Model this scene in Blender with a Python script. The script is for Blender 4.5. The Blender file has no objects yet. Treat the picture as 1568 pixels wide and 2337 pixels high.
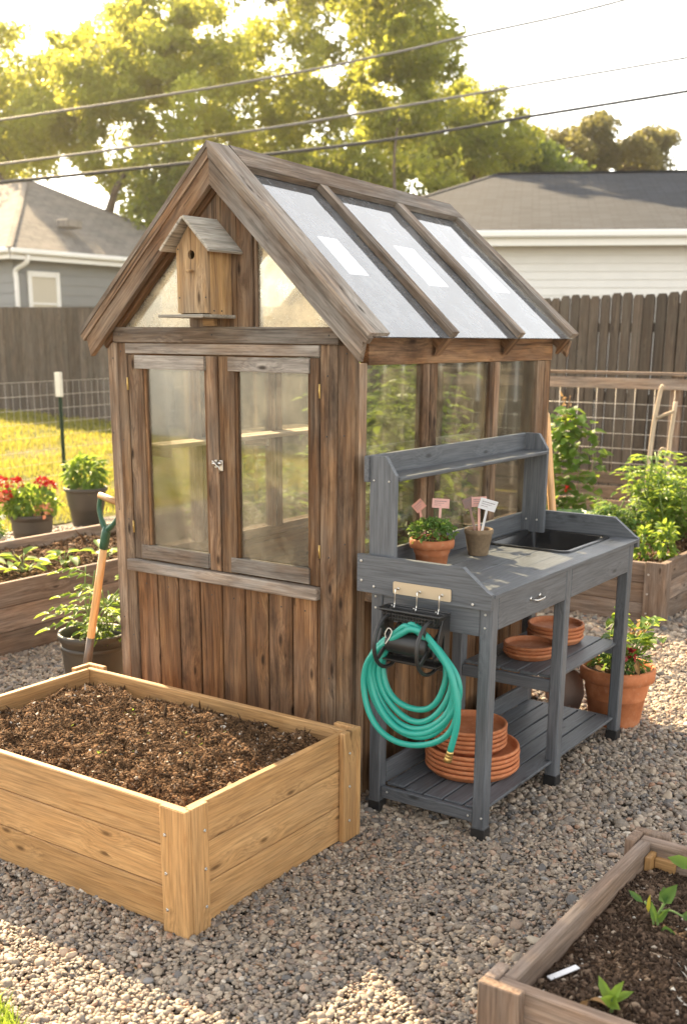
import bpy, math, random
import numpy as np
from mathutils import Vector, Matrix
R=math.radians
sc=bpy.context.scene
col=sc.collection
# ---------------------------------------------------------------- camera
YAW,PITCH,ROLL=.6029,-.2655,.0068
CAM=Vector((2.14,-3.1974,1.6698))
fwd=Vector((-math.sin(YAW)*math.cos(PITCH),math.cos(YAW)*math.cos(PITCH),math.sin(PITCH)))
rt=Vector((math.cos(YAW),math.sin(YAW),0)); upv=rt.cross(fwd)
rx=rt*math.cos(ROLL)+upv*math.sin(ROLL); uy=upv*math.cos(ROLL)-rt*math.sin(ROLL)
cd=bpy.data.cameras.new("camera"); cam=bpy.data.objects.new("camera",cd); col.objects.link(cam)
cam.matrix_world=Matrix(((rx.x,uy.x,-fwd.x,CAM.x),(rx.y,uy.y,-fwd.y,CAM.y),(rx.z,uy.z,-fwd.z,CAM.z),(0,0,0,1)))
cd.sensor_fit='HORIZONTAL'; cd.sensor_width=24; cd.lens=24*2537.4/1568
cd.shift_y=290.5/1568; cd.clip_start=.05; cd.clip_end=600
cd.dof.use_dof=True; cd.dof.focus_distance=3.85; cd.dof.aperture_fstop=3.4; cd.dof.aperture_blades=0
sc.camera=cam
# ---------------------------------------------------------------- sky, sun, exposure
SUN=Vector((-.90,.436,math.tan(R(33)))).normalized()
w=bpy.data.worlds.new("World"); sc.world=w; w.use_nodes=True
nt=w.node_tree; bg=nt.nodes['Background']
sky=nt.nodes.new('ShaderNodeTexSky'); sky.sky_type='NISHITA'; sky.sun_disc=False
sky.sun_elevation=math.asin(SUN.z); sky.sun_rotation=math.atan2(SUN.x,SUN.y)
sky.air_density=1.0; sky.dust_density=.8; sky.ozone_density=1.0
hs=nt.nodes.new('ShaderNodeHueSaturation'); hs.inputs['Saturation'].default_value=.35; nt.links.new(sky.outputs[0],hs.inputs['Color']); mx=nt.nodes.new('ShaderNodeMix'); mx.data_type='RGBA'; mx.blend_type='MULTIPLY'; mx.inputs[0].default_value=1; mx.inputs[7].default_value=(1.06,.985,.87,1); nt.links.new(hs.outputs[0],mx.inputs[6]); nt.links.new(mx.outputs[2],bg.inputs[0]); bg.inputs[1].default_value=.127
ld=bpy.data.lights.new("sun","SUN"); ld.energy=5.0; ld.angle=R(.6); ld.color=(1,.76,.46)
sun=bpy.data.objects.new("sun",ld); col.objects.link(sun)
sun.rotation_euler=SUN.to_track_quat('Z','Y').to_euler(); sun.location=SUN*30
vs=sc.view_settings; vs.view_transform='Standard'; vs.look='None'; vs.exposure=2.18; vs.gamma=1
sc.render.engine='CYCLES'
cy=sc.cycles; cy.use_denoising=True; cy.max_bounces=10; cy.transparent_max_bounces=24; cy.diffuse_bounces=5
cy.sample_clamp_indirect=8; cy.caustics_reflective=False; cy.caustics_refractive=False

# ---------------------------------------------------------------- node helper
class NT:
    def __init__(s,name):
        s.m=bpy.data.materials.new(name); s.m.use_nodes=True; s.t=s.m.node_tree; s.t.nodes.clear()
        s.out=s.t.nodes.new('ShaderNodeOutputMaterial')
    def n(s,ty,**k):
        nd=s.t.nodes.new(ty)
        for a,b in k.items(): setattr(nd,a,b)
        return nd
    def set(s,sock,v):
        if isinstance(v,bpy.types.NodeSocket): s.t.links.new(v,sock)
        elif v is not None:
            if hasattr(sock.default_value,'__len__') and isinstance(v,(tuple,list)) and len(v)==3 and len(sock.default_value)==4: v=(*v,1)
            sock.default_value=v
    def attr(s,name,out='Vector',ty='GEOMETRY'):
        a=s.n('ShaderNodeAttribute',attribute_name=name,attribute_type=ty); return a.outputs[out]
    def mapv(s,v,scale,loc=(0,0,0)):
        m=s.n('ShaderNodeMapping'); s.set(m.inputs['Vector'],v); m.inputs['Scale'].default_value=scale; m.inputs['Location'].default_value=loc; return m.outputs[0]
    def noise(s,v,sc=1,det=4,rough=.55,dist=0,out=0):
        m=s.n('ShaderNodeTexNoise'); s.set(m.inputs['Vector'],v); m.inputs['Scale'].default_value=sc; m.inputs['Detail'].default_value=det
        m.inputs['Roughness'].default_value=rough; m.inputs['Distortion'].default_value=dist; return m.outputs[out]
    def vor(s,v,sc=1,out='Distance',feature='F1',rnd=1,dim='3D'):
        m=s.n('ShaderNodeTexVoronoi',feature=feature,voronoi_dimensions=dim); s.set(m.inputs['Vector'],v); m.inputs['Scale'].default_value=sc
        m.inputs['Randomness'].default_value=rnd; return m.outputs[out]
    def ramp(s,f,stops,interp='LINEAR'):
        m=s.n('ShaderNodeValToRGB'); s.set(m.inputs[0],f); r=m.color_ramp; r.interpolation=interp
        while len(r.elements)<len(stops): r.elements.new(.5)
        for e,(p,c) in zip(r.elements,stops):
            e.position=p; e.color=(c,c,c,1) if not hasattr(c,'__len__') else (*c,1)
        return m.outputs[0]
    def math(s,op,a,b=None,c=None,clamp=False):
        m=s.n('ShaderNodeMath',operation=op,use_clamp=clamp)
        for i,v in enumerate((a,b,c)):
            if v is not None: s.set(m.inputs[i],v)
        return m.outputs[0]
    def mix(s,f,a,b,mode='MIX'):
        m=s.n('ShaderNodeMix',data_type='RGBA',blend_type=mode); s.set(m.inputs[0],f); s.set(m.inputs[6],a); s.set(m.inputs[7],b); return m.outputs[2]
    def rng(s,v,a,b,c,d):
        m=s.n('ShaderNodeMapRange'); s.set(m.inputs[0],v)
        for i,x in enumerate((a,b,c,d)): m.inputs[i+1].default_value=x
        return m.outputs[0]
    def bump(s,h,st=.3,d=.002,nrm=None):
        m=s.n('ShaderNodeBump'); s.set(m.inputs['Height'],h); m.inputs['Strength'].default_value=st; m.inputs['Distance'].default_value=d
        if nrm: s.set(m.inputs['Normal'],nrm)
        return m.outputs[0]
    def pbr(s,colr,rough=.6,metal=0,nrm=None,spec=.5,**k):
        p=s.n('ShaderNodeBsdfPrincipled'); s.set(p.inputs['Base Color'],colr); s.set(p.inputs['Roughness'],rough); s.set(p.inputs['Metallic'],metal)
        s.set(p.inputs['Specular IOR Level'],spec)
        if nrm: s.set(p.inputs['Normal'],nrm)
        for a,b in k.items(): s.set(p.inputs[a.replace('_',' ')],b)
        return p.outputs[0]
    def done(s,sh): s.t.links.new(sh,s.out.inputs[0]); return s.m
    def obj(s): return s.n('ShaderNodeTexCoord').outputs['Object']
    def mixs(s,f,a,b):
        m=s.n('ShaderNodeMixShader'); s.set(m.inputs[0],f); s.t.links.new(a,m.inputs[1]); s.t.links.new(b,m.inputs[2]); return m.outputs[0]

def wood(name,dark,mid,light,grey,greyamt=.5,knot=.6,rough=.75,bump=.5,contrast=1.,crack=.5,stain=0,spec=.25,gscale=1.,tr=(.64,1.32)):
    t=NT(name); g=t.attr('gc'); ti=t.attr('tint',out='Fac')
    warp=t.noise(t.mapv(g,(1.5,5,5)),1,2,out=1)
    va=t.n('ShaderNodeVectorMath',operation='MULTIPLY_ADD'); t.set(va.inputs[0],warp); va.inputs[1].default_value=(.02,.025,.025); t.set(va.inputs[2],g)
    gw=va.outputs[0]
    # knots
    kv=t.mapv(g,(3.1*gscale,9*gscale,0)); kd=t.vor(kv,1,dim='2D'); kc=t.vor(kv,1,out='Color',dim='2D')
    sep=t.n('ShaderNodeSeparateColor'); t.set(sep.inputs[0],kc); ksel=t.math('GREATER_THAN',sep.outputs[0],1-knot*.55)
    kn=t.math('MULTIPLY',t.rng(kd,.03,.09,1,0),ksel)
    halo=t.math('MULTIPLY',t.rng(kd,.03,.36,1,0),ksel)
    # grain, bent around the knots
    vb=t.n('ShaderNodeVectorMath',operation='MULTIPLY_ADD'); c3=t.n('ShaderNodeCombineXYZ'); t.set(c3.inputs[1],halo); t.set(c3.inputs[2],halo)
    t.set(vb.inputs[0],c3.outputs[0]); vb.inputs[1].default_value=(0,.022,.022); t.set(vb.inputs[2],gw)
    gg=vb.outputs[0]
    n1=t.noise(t.mapv(gg,(2.3*gscale,30*gscale,30*gscale)),1,6,.62,.5)
    n2=t.noise(t.mapv(gg,(7*gscale,170*gscale,170*gscale)),1,3,.6)
    n3=t.noise(t.mapv(g,(2.5,7,7)),1,5,.65)
    n4=t.noise(t.mapv(g,(14,45,45)),1,3,.6)
    lo,hi=.5-.2/contrast,.5+.2/contrast
    c=t.ramp(n1,[(max(0,lo-.08),dark),(.5,mid),(min(1,hi),light)])
    gm=t.math('MULTIPLY',t.rng(n3,.38,.62,0,1),greyamt)
    gm=t.math('ADD',gm,t.math('MULTIPLY',ti,.35*greyamt),clamp=True)
    gcx=t.mix(t.rng(n1,lo,hi,.0,1),tuple(x*.55 for x in grey),grey)
    c=t.mix(gm,c,gcx)
    c=t.mix(1,c,t.ramp(n2,[(.3,.62),(.62,1.12)]),'MULTIPLY')
    c=t.mix(t.rng(n4,.58,.72,0,.35),c,dark)
    if crack: 
        ck=t.rng(t.noise(t.mapv(gg,(1.1,60,60),(3,1,7)),1,3,.5),.26,.36,crack,0); c=t.mix(ck,c,tuple(x*.25 for x in dark))
    else: ck=0.0
    if stain:
        s1=t.rng(t.noise(t.mapv(g,(1.3,3,3),(7,7,2)),1,6,.7),.56,.72,0,stain); c=t.mix(s1,c,tuple(x*.22 for x in dark))
    c=t.mix(t.math('MULTIPLY',kn,.85),c,tuple(x*.3 for x in dark))
    c=t.mix(1,c,t.ramp(ti,[(0,tr[0]),(1,tr[1])]),'MULTIPLY')
    h=t.math('ADD',t.math('MULTIPLY',n1,1.),t.math('MULTIPLY',n2,.45))
    if crack: h=t.math('SUBTRACT',h,t.math('MULTIPLY',ck,1.2))
    return t.done(t.pbr(c,rough,nrm=t.bump(h,bump,.003),spec=spec))

M={}
M['old']=wood('weathered_wood',(.055,.024,.010),(.185,.092,.041),(.36,.21,.105),(.28,.23,.18),.55,.7,.85,.8,1.2,.8,stain=.75)
M['oldgrey']=wood('grey_weathered_wood',(.07,.044,.029),(.19,.13,.088),(.34,.255,.185),(.335,.30,.265),.9,.7,.85,.9,1.2,.8,stain=.35)
M['oldwarm']=wood('brown_weathered_wood',(.050,.020,.007),(.175,.078,.028),(.30,.155,.062),(.20,.145,.105),.4,.7,.85,.6,1.1,.7,stain=.8)
M['palegrey']=wood('pale_weathered_wood',(.14,.11,.08),(.32,.27,.205),(.46,.40,.32),(.42,.39,.34),.8,.5,.85,.8,1.2,.6,stain=.2)
M['box']=wood('birdhouse_wood',(.15,.07,.025),(.40,.23,.09),(.56,.35,.15),(.33,.29,.24),.45,.8,.8,.5,1.,.4,stain=.7)
M['cedar']=wood('cedar_wood',(.33,.16,.055),(.46,.255,.10),(.56,.34,.15),(.54,.34,.17),.35,.7,.6,.25,.55,0,spec=.3,tr=(.90,1.14))
M['bedwood']=wood('aged_bed_wood',(.15,.09,.058),(.29,.19,.13),(.38,.27,.195),(.32,.27,.235),.6,.6,.85,.6,1.,.5,stain=.2)
M['paint']=wood('grey_stained_wood',(.072,.079,.090),(.104,.112,.125),(.134,.143,.158),(.12,.127,.14),.4,.9,.5,.2,.6,.12,spec=.4,tr=(.92,1.18))
M['fence']=wood('fence_wood',(.022,.016,.012),(.055,.039,.030),(.10,.075,.058),(.082,.070,.060),.7,.5,.9,.5,1.,.4,stain=.4)
M['fencelight']=wood('pale_fence_wood',(.035,.026,.020),(.085,.062,.048),(.15,.115,.09),(.125,.108,.094),.7,.6,.9,.5,1.1,.5,stain=.5)
M['handle']=wood('handle_wood',(.45,.22,.08),(.60,.34,.14),(.70,.44,.21),(.6,.4,.2),.2,0,.4,.1,.6,0,spec=.5)
M['stick']=wood('pale_stick_wood',(.30,.20,.12),(.50,.37,.25),(.62,.50,.36),(.5,.44,.36),.5,.2,.8,.3,.8,.2)
M['bark']=wood('bark',(.05,.032,.02),(.11,.075,.05),(.19,.14,.10),(.17,.15,.13),.5,0,.95,1,1.3,.6)

def plain(name,c,rough=.5,metal=0,var=.12,ns=20,bump=.1,spec=.5,bd=.002,**k):
    t=NT(name); o=t.attr('gc'); n=t.noise(o,ns,5,.6)
    cc=t.mix(n,tuple(x*(1-var) for x in c),tuple(min(1,x*(1+var)) for x in c))
    return t.done(t.pbr(cc,rough,metal,t.bump(n,bump,bd),spec,**k))
def terracotta():
    t=NT('terracotta'); o=t.obj(); ti=t.attr('tint',out='Fac')
    n=t.noise(o,14,6,.65); n2=t.noise(o,60,4,.6)
    c=t.ramp(n,[(.25,(.33,.105,.042)),(.55,(.47,.165,.068)),(.8,(.56,.25,.13))])
    c=t.mix(t.rng(n2,.55,.8,0,.35),c,(.60,.36,.24)); c=t.mix(1,c,t.ramp(ti,[(0,.8),(1,1.15)]),'MULTIPLY')
    return t.done(t.pbr(c,.72,nrm=t.bump(n2,.25,.001),spec=.3))
M['terra']=terracotta()
M['peat']=plain('peat_fibre',(.20,.14,.085),.95,var=.5,ns=70,bump=.9)
M['black']=plain('black_plastic',(.017,.017,.018),.42,var=.3,ns=30,bump=.08)
M['blackgloss']=plain('black_sink_plastic',(.012,.012,.013),.22,var=.2,ns=30,bump=.05)
M['potplastic']=plain('dark_nursery_plastic',(.055,.048,.043),.5,var=.15,ns=12,bump=.05)
M['barrel']=plain('barrel_plastic',(.045,.038,.03),.45,var=.35,ns=12,bump=.2)
M['beigepot']=plain('beige_plastic',(.42,.37,.31),.5,var=.08)
M['hose']=plain('teal_rubber',(.018,.30,.235),.38,var=.1,ns=14,bump=.05,spec=.5)
M['brass']=plain('brass',(.60,.42,.16),.38,1,.2)
M['steel']=plain('steel',(.62,.60,.57),.28,1,.15)
M['beige_metal']=plain('beige_metal_strip',(.52,.42,.29),.45,.25,.08,8)
M['greenpaint']=plain('green_enamel',(.012,.075,.045),.35,0,.15)
M['postgreen']=plain('dark_green_steel',(.015,.04,.022),.5,0,.2)
M['bladesteel']=plain('worn_steel',(.16,.13,.11),.5,.6,.3)
M['wire']=plain('galvanised_wire',(.5,.47,.43),.5,.5,.1)
M['cable']=plain('black_cable',(.03,.03,.032),.6,0,.1)
M['greycable']=plain('grey_cable',(.16,.15,.14),.6,0,.1)
M['white']=plain('white_trim_paint',(.78,.76,.72),.5,0,.04)
M['cap']=plain('post_cap_pale',(.7,.66,.58),.6,0,.1)
M['pinktag']=plain('pink_marker_plastic',(.62,.34,.30),.4,0,.15,60)
M['whitetag']=plain('white_marker_plastic',(.70,.70,.72),.35,0,.1,60)
M['browntag']=plain('brown_marker_plastic',(.22,.13,.11),.4,0,.2,60)
M['copper']=plain('copper_marker',(.45,.20,.15),.4,.2,.25,60)
M['ink']=plain('faded_ink',(.16,.13,.14),.7,0,.2)
M['red']=plain('red_petal',(.62,.012,.012),.6,0,.3,30)
M['orange']=plain('peach_petal',(.75,.32,.17),.6,0,.3,30)
M['whitepetal']=plain('white_petal',(.8,.76,.68),.6,0,.1,30)
M['darkred']=plain('dark_red_petal',(.25,.01,.012),.6,0,.3,30)
M['stemg']=plain('green_stem',(.16,.24,.07),.6,0,.2,30)
M['stemw']=plain('woody_stem',(.22,.15,.08),.8,0,.2,30)
M['stonepale']=plain('pale_stone',(.42,.36,.28),.8,0,.2,40,.3)
M['glassdark']=plain('window_glass',(.25,.26,.25),.12,0,.2,3)
M['blind']=plain('window_blind',(.52,.47,.38),.6,0,.05,3)
def siding(name,c):
    t=NT(name); g=t.attr('gc'); n=t.noise(g,3,4); n2=t.noise(t.mapv(g,(2,60,60)),1,3)
    return t.done(t.pbr(t.mix(n,tuple(x*.92 for x in c),tuple(min(1,x*1.05) for x in c)),.55,nrm=t.bump(n2,.1,.002)))
M['sidwhite']=siding('white_siding',(.72,.70,.67)); M['sidblue']=siding('blue_grey_siding',(.21,.215,.215))
def shingles(name,a,b,c):
    t=NT(name); g=t.attr('gc')
    br=t.n('ShaderNodeTexBrick'); t.set(br.inputs['Vector'],g); br.offset=.37; br.inputs['Scale'].default_value=1
    br.inputs['Brick Width'].default_value=.30; br.inputs['Row Height'].default_value=.14; br.inputs['Mortar Size'].default_value=.008
    t.set(br.inputs['Color1'],a); t.set(br.inputs['Color2'],b); t.set(br.inputs['Mortar'],tuple(x*.35 for x in a))
    n=t.noise(g,1.2,4,.6); n2=t.noise(g,90,2)
    cc=t.mix(t.rng(n,.4,.7,0,.6),br.outputs['Color'],c); cc=t.mix(1,cc,t.ramp(n2,[(.3,.75),(.7,1.2)]),'MULTIPLY')
    return t.done(t.pbr(cc,.92,nrm=t.bump(br.outputs['Fac'],.6,-.01),spec=.2))
M['roofA']=shingles('grey_shingles',(.018,.023,.032),(.036,.043,.056),(.024,.028,.036))
M['roofB']=shingles('tan_grey_shingles',(.16,.15,.14),(.22,.205,.185),(.26,.23,.20))

def leaf(name,c1,c2,tr,trans=.5,rough=.5):
    t=NT(name); ti=t.attr('tint',out='Fac')
    c=t.mix(ti,c1,c2); tc=t.mix(ti,tuple(x*.8 for x in tr),tr)
    d=t.pbr(c,rough,spec=.35); tl=t.n('ShaderNodeBsdfTranslucent'); t.set(tl.inputs[0],tc)
    return t.done(t.mixs(trans,d,tl.outputs[0]))
M['leafgold']=leaf('golden_leaf',(.045,.08,.018),(.14,.17,.035),(.74,.74,.12),.55)
M['leafmid']=leaf('tree_leaf',(.03,.06,.016),(.11,.14,.03),(.56,.58,.08),.48)
M['leafdark']=leaf('dark_tree_leaf',(.03,.055,.015),(.075,.11,.025),(.25,.32,.05),.4)
M['leafred']=leaf('bronze_tree_leaf',(.022,.034,.016),(.075,.066,.03),(.30,.28,.08),.45)
M['leafbright']=leaf('bright_leaf',(.07,.15,.025),(.15,.26,.04),(.42,.55,.07),.45)
M['leafgreen']=leaf('garden_leaf',(.04,.10,.022),(.10,.20,.045),(.28,.42,.07),.4)
M['leafcab']=leaf('blue_green_leaf',(.05,.12,.055),(.12,.22,.10),(.22,.36,.10),.35)
M['leafyel']=leaf('yellow_leaf',(.35,.32,.03),(.5,.42,.05),(.6,.5,.06),.45)
M['leafdry']=leaf('dry_leaf',(.30,.16,.07),(.42,.26,.12),(.4,.25,.1),.3,.8)
M['grass']=leaf('grass_blade',(.10,.13,.02),(.27,.24,.05),(.52,.48,.08),.45,.6)

def glass(name,film,colr,glossf=.08,speck=1.,base=.0,rough=.03):
    t=NT(name); g=t.attr('gc')
    n=t.noise(g,9,5,.65); n2=t.noise(g,300,2,.5); n3=t.noise(t.mapv(g,(3,3,30)),2,4,.6)
    dust=t.math('MULTIPLY',t.rng(n,.36,.66,.12,1.6),film)
    sp=t.math('MULTIPLY',t.rng(n2,.60,.70,0,1),t.rng(n,.35,.65,.1*speck,.75*speck))
    f=t.math('ADD',t.math('ADD',dust,t.math('MULTIPLY',sp,film*1.2)),base,clamp=True)
    tr=t.n('ShaderNodeBsdfTransparent'); tr.inputs[0].default_value=(.97,.985,.975,1)
    df=t.n('ShaderNodeBsdfDiffuse'); df.inputs[0].default_value=(*colr,1)
    tl=t.n('ShaderNodeBsdfTranslucent'); tl.inputs[0].default_value=(*colr,1)
    gl=t.n('ShaderNodeBsdfGlossy'); gl.inputs['Roughness'].default_value=rough
    fr=t.n('ShaderNodeFresnel'); fr.inputs[0].default_value=1.45
    film_s=t.mixs(.62,df.outputs[0],tl.outputs[0]); a=t.mixs(f,tr.outputs[0],film_s)
    return t.done(t.mixs(t.math('ADD',t.math('MULTIPLY',fr.outputs[0],.8),glossf*.2,clamp=True),a,gl.outputs[0]))
M['glass']=glass('dusty_glass',.06,(.98,.91,.76),speck=3.2)
M['glassgable']=glass('gable_glass',.22,(.96,.87,.70),speck=1.5,base=.12)
M['glassside']=glass('side_glass',.028,(.95,.86,.66),glossf=.0,speck=1.5)
M['glassroof']=glass('roof_glazing',.16,(.82,.88,.97),1.1,.4,.24)

def soilmat(name,a,b,inst=False):
    t=NT(name); o=t.obj()
    if inst:
        oi=t.n('ShaderNodeObjectInfo').outputs['Random']; c=t.ramp(oi,[(0,a),(.6,b),(.93,tuple(min(1,x*1.8) for x in b)),(.985,(.32,.24,.17)),(1,(.6,.56,.5))])
    else:
        n=t.noise(o,40,5,.7); c=t.mix(n,a,b)
    n=t.noise(o,120 if not inst else 3,3)
    return t.done(t.pbr(c,.95,nrm=t.bump(n,.6,.004),spec=.15))
M['soil']=soilmat('dark_soil',(.030,.017,.010),(.085,.048,.027)); M['crumb']=soilmat('soil_crumb',(.026,.015,.008),(.115,.064,.032),True)
M['crumbdark']=soilmat('soil_crumb_dark',(.025,.016,.011),(.085,.055,.037),True)
def pebmat():
    t=NT('pebble'); oi=t.n('ShaderNodeObjectInfo').outputs['Random']; o=t.obj()
    c=t.ramp(oi,[(0,(.12,.11,.10)),(.12,(.25,.205,.16)),(.26,(.36,.285,.21)),(.38,(.18,.155,.135)),(.5,(.44,.35,.26)),(.62,(.29,.21,.155)),(.72,(.12,.118,.118)),(.8,(.38,.30,.22)),(.88,(.52,.43,.33)),(.94,(.34,.19,.12)),(.98,(.62,.54,.44)),(1,(.19,.185,.185))])
    n=t.noise(o,2.2,4,.6); c=t.mix(1,c,t.ramp(n,[(.25,.72),(.75,1.2)]),'MULTIPLY')
    return t.done(t.pbr(c,.62,spec=.4,nrm=t.bump(n,.15,.05)))
M['pebble']=pebmat()
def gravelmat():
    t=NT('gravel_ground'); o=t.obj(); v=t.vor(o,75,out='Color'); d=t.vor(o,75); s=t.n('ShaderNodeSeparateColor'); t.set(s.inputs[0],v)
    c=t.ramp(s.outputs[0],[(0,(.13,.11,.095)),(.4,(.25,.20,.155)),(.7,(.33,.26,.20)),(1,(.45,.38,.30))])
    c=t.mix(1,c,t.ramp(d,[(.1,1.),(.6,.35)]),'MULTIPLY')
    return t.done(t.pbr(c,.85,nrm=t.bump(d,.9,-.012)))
M['gravel']=gravelmat()
def lawnmat():
    t=NT('lawn_soil'); o=t.obj(); n=t.noise(o,.9,6,.65); n2=t.noise(o,30,4,.7)
    c=t.ramp(n,[(.3,(.07,.085,.018)),(.5,(.15,.14,.03)),(.7,(.25,.18,.08))]); c=t.mix(1,c,t.ramp(n2,[(.3,.6),(.7,1.3)]),'MULTIPLY')
    return t.done(t.pbr(c,.95,nrm=t.bump(n2,.8,.03),spec=.1))
M['lawn']=lawnmat()
M['earth']=soilmat('garden_earth',(.06,.04,.025),(.15,.10,.06))

# ---------------------------------------------------------------- mesh helper
WL={}
rnd=random.Random(7)
def V(*a): return Vector(a)
class MB:
    def __init__(s): s.v=[];s.f=[];s.g=[];s.t=[];s.sm=[];s.mi=[];s.chunks=[]
    def add(s,vs,fs,gc=None,tint=.5,smooth=False,mat=0):
        b=len(s.v); s.v.extend(tuple(x) for x in vs); s.f.extend(tuple(b+i for i in f) for f in fs)
        s.g.extend(tuple(x) for x in (gc if gc is not None else vs))
        s.t.extend(tint if hasattr(tint,'__len__') else [tint]*len(vs)); s.sm.extend([smooth]*len(fs)); s.mi.extend([mat]*len(fs)); s.chunks.append((b,len(s.f)-len(fs),len(s.v),len(s.f))); return s
    def oriented(s,c,ex,ey,ez,L,W,T,ch=.002,tint=None,mat=0,jit=0):
        c=Vector(c); ex,ey,ez=Vector(ex).normalized(),Vector(ey).normalized(),Vector(ez).normalized()
        h=(L/2,W/2,T/2); ch=min(ch,min(h)*.45); vs=[];loc=[];idx={}
        for sx in (-1,1):
            for sy in (-1,1):
                for sz in (-1,1):
                    sg=(sx,sy,sz)
                    for a in range(3):
                        q=[sg[k]*(h[k]-(0 if k==a else ch)) for k in range(3)]
                        if jit: q=[x+rnd.uniform(-jit,jit) for x in q]
                        idx[(sg,a)]=len(vs); loc.append(q); vs.append(c+ex*q[0]+ey*q[1]+ez*q[2])
        fs=[]
        def addf(ids):
            m=[sum(loc[i][k] for i in ids)/len(ids) for k in range(3)]
            a,b,d=Vector(loc[ids[0]]),Vector(loc[ids[1]]),Vector(loc[ids[2]])
            if (b-a).cross(d-a).dot(Vector(m))*HAND<0: ids=ids[::-1]
            fs.append(ids)
        HAND=1 if ex.cross(ey).dot(ez)>0 else -1
        HAND=1*HAND
        for a in range(3):
            b,d=[k for k in range(3) if k!=a]
            for sa in (-1,1):
                ids=[]
                for sb,sd in ((-1,-1),(1,-1),(1,1),(-1,1)):
                    sg=[0,0,0]; sg[a]=sa; sg[b]=sb; sg[d]=sd; ids.append(idx[(tuple(sg),a)])
                addf(ids)
            for sb in (-1,1):
                for sd in (-1,1):
                    s0=[0,0,0]; s0[b]=sb; s0[d]=sd; s1=list(s0); s0[a]=-1; s1[a]=1; s0,s1=tuple(s0),tuple(s1)
                    addf([idx[(s0,b)],idx[(s1,b)],idx[(s1,d)],idx[(s0,d)]])
        for sg in {k[0] for k in idx}: addf([idx[(sg,0)],idx[(sg,1)],idx[(sg,2)]])
        off=(rnd.uniform(0,50),rnd.uniform(0,50),rnd.uniform(0,50))
        s.add(vs,fs,[(q[0]+off[0],q[1]+off[1],q[2]+off[2]) for q in loc],rnd.random() if tint is None else tint,False,mat); return s
    def board(s,p0,p1,W,T,up=(0,0,1),**k):
        p0,p1=Vector(p0),Vector(p1); ex=(p1-p0); L=ex.length; ex.normalize(); ez=Vector(up); ez=(ez-ex*ez.dot(ex)).normalized(); ey=ez.cross(ex)
        return s.oriented((p0+p1)/2,ex,ey,ez,L,W,T,**k)
    def box(s,x0,x1,y0,y1,z0,z1,grain=None,**k):
        d=(x1-x0,y1-y0,z1-z0); a=grain if grain is not None else max(range(3),key=lambda i:d[i]); o=[i for i in range(3) if i!=a]
        if d[o[0]]<d[o[1]]: o=o[::-1]
        E=[Vector((1,0,0)),Vector((0,1,0)),Vector((0,0,1))]
        return s.oriented(((x0+x1)/2,(y0+y1)/2,(z0+z1)/2),E[a],E[o[0]],E[o[1]],d[a],d[o[0]],d[o[1]],**k)
    def prism(s,pts,ext,ex=None,tint=None,mat=0,ch=0):
        pts=[Vector(p) for p in pts]; ext=Vector(ext); n=len(pts); ex=Vector(ex).normalized() if ex is not None else (pts[1]-pts[0]).normalized(); ez=ext.normalized(); ey=ez.cross(ex)
        nn=Vector((0,0,0))
        for i in range(n): nn+=pts[i].cross(pts[(i+1)%n])
        if nn.dot(ext)>0: pts=pts[::-1]
        vs=pts+[p+ext for p in pts]; fs=[tuple(range(n)),tuple(range(2*n-1,n-1,-1))]+[(i,i+n,(i+1)%n+n,(i+1)%n) for i in range(n)]
        o=Vector((rnd.uniform(0,50),rnd.uniform(0,50),rnd.uniform(0,50)))
        s.add(vs,fs,[Vector((v.dot(ex),v.dot(ey),v.dot(ez)))+o for v in vs],rnd.random() if tint is None else tint,False,mat); return s
    def tube(s,pts,r,n=8,closed=False,caps=True,tint=None,mat=0,smooth=True):
        pts=[Vector(p) for p in pts]; N=len(pts); rr=r if hasattr(r,'__len__') else [r]*N; vs=[];g=[];L=0;prev=None; o=rnd.uniform(0,50)
        for i,p in enumerate(pts):
            a=pts[i-1] if (i>0 or closed) else p; b=pts[(i+1)%N] if (i<N-1 or closed) else p; t=(b-a).normalized()
            if prev is None: u=t.orthogonal().normalized()
            else: u=(prev-t*prev.dot(t)); u=u.normalized() if u.length>1e-6 else t.orthogonal().normalized()
            prev=u; w_=t.cross(u)
            if i: L+=(p-pts[i-1]).length
            for k in range(n):
                A=2*math.pi*k/n; vs.append(p+(u*math.cos(A)+w_*math.sin(A))*rr[i]); g.append((L+o,math.cos(A)*rr[i],math.sin(A)*rr[i]+o))
        fs=[]
        for i in range(N if closed else N-1):
            j=(i+1)%N
            for k in range(n): fs.append((i*n+k,i*n+(k+1)%n,j*n+(k+1)%n,j*n+k))
        if caps and not closed: fs.append(tuple(range(n-1,-1,-1))); fs.append(tuple((N-1)*n+k for k in range(n)))
        s.add(vs,fs,g,rnd.random() if tint is None else tint,smooth,mat); return s
    def lathe(s,prof,c=(0,0,0),n=40,axis=(0,0,1),sx=1,sy=1,tint=None,mat=0,smooth=True,capb=True,capt=False,wob=0):
        c=Vector(c); ez=Vector(axis).normalized(); ex=ez.orthogonal().normalized() if abs(ez.z)<.99 else Vector((1,0,0)); ey=ez.cross(ex); vs=[];g=[]; o=rnd.uniform(0,50)
        for r,z in prof:
            for k in range(n):
                A=2*math.pi*k/n; q=1+wob*math.sin(3*A+z*9)
                vs.append(c+ex*(r*q*sx*math.cos(A))+ey*(r*q*sy*math.sin(A))+ez*z); g.append((z+o,r*math.cos(A),r*math.sin(A)))
        fs=[]
        for i in range(len(prof)-1):
            for k in range(n): fs.append((i*n+k,i*n+(k+1)%n,(i+1)*n+(k+1)%n,(i+1)*n+k))
        if capb: fs.append(tuple(range(n-1,-1,-1)))
        if capt: fs.append(tuple((len(prof)-1)*n+k for k in range(n)))
        s.add(vs,fs,g,rnd.random() if tint is None else tint,smooth,mat); return s
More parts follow.
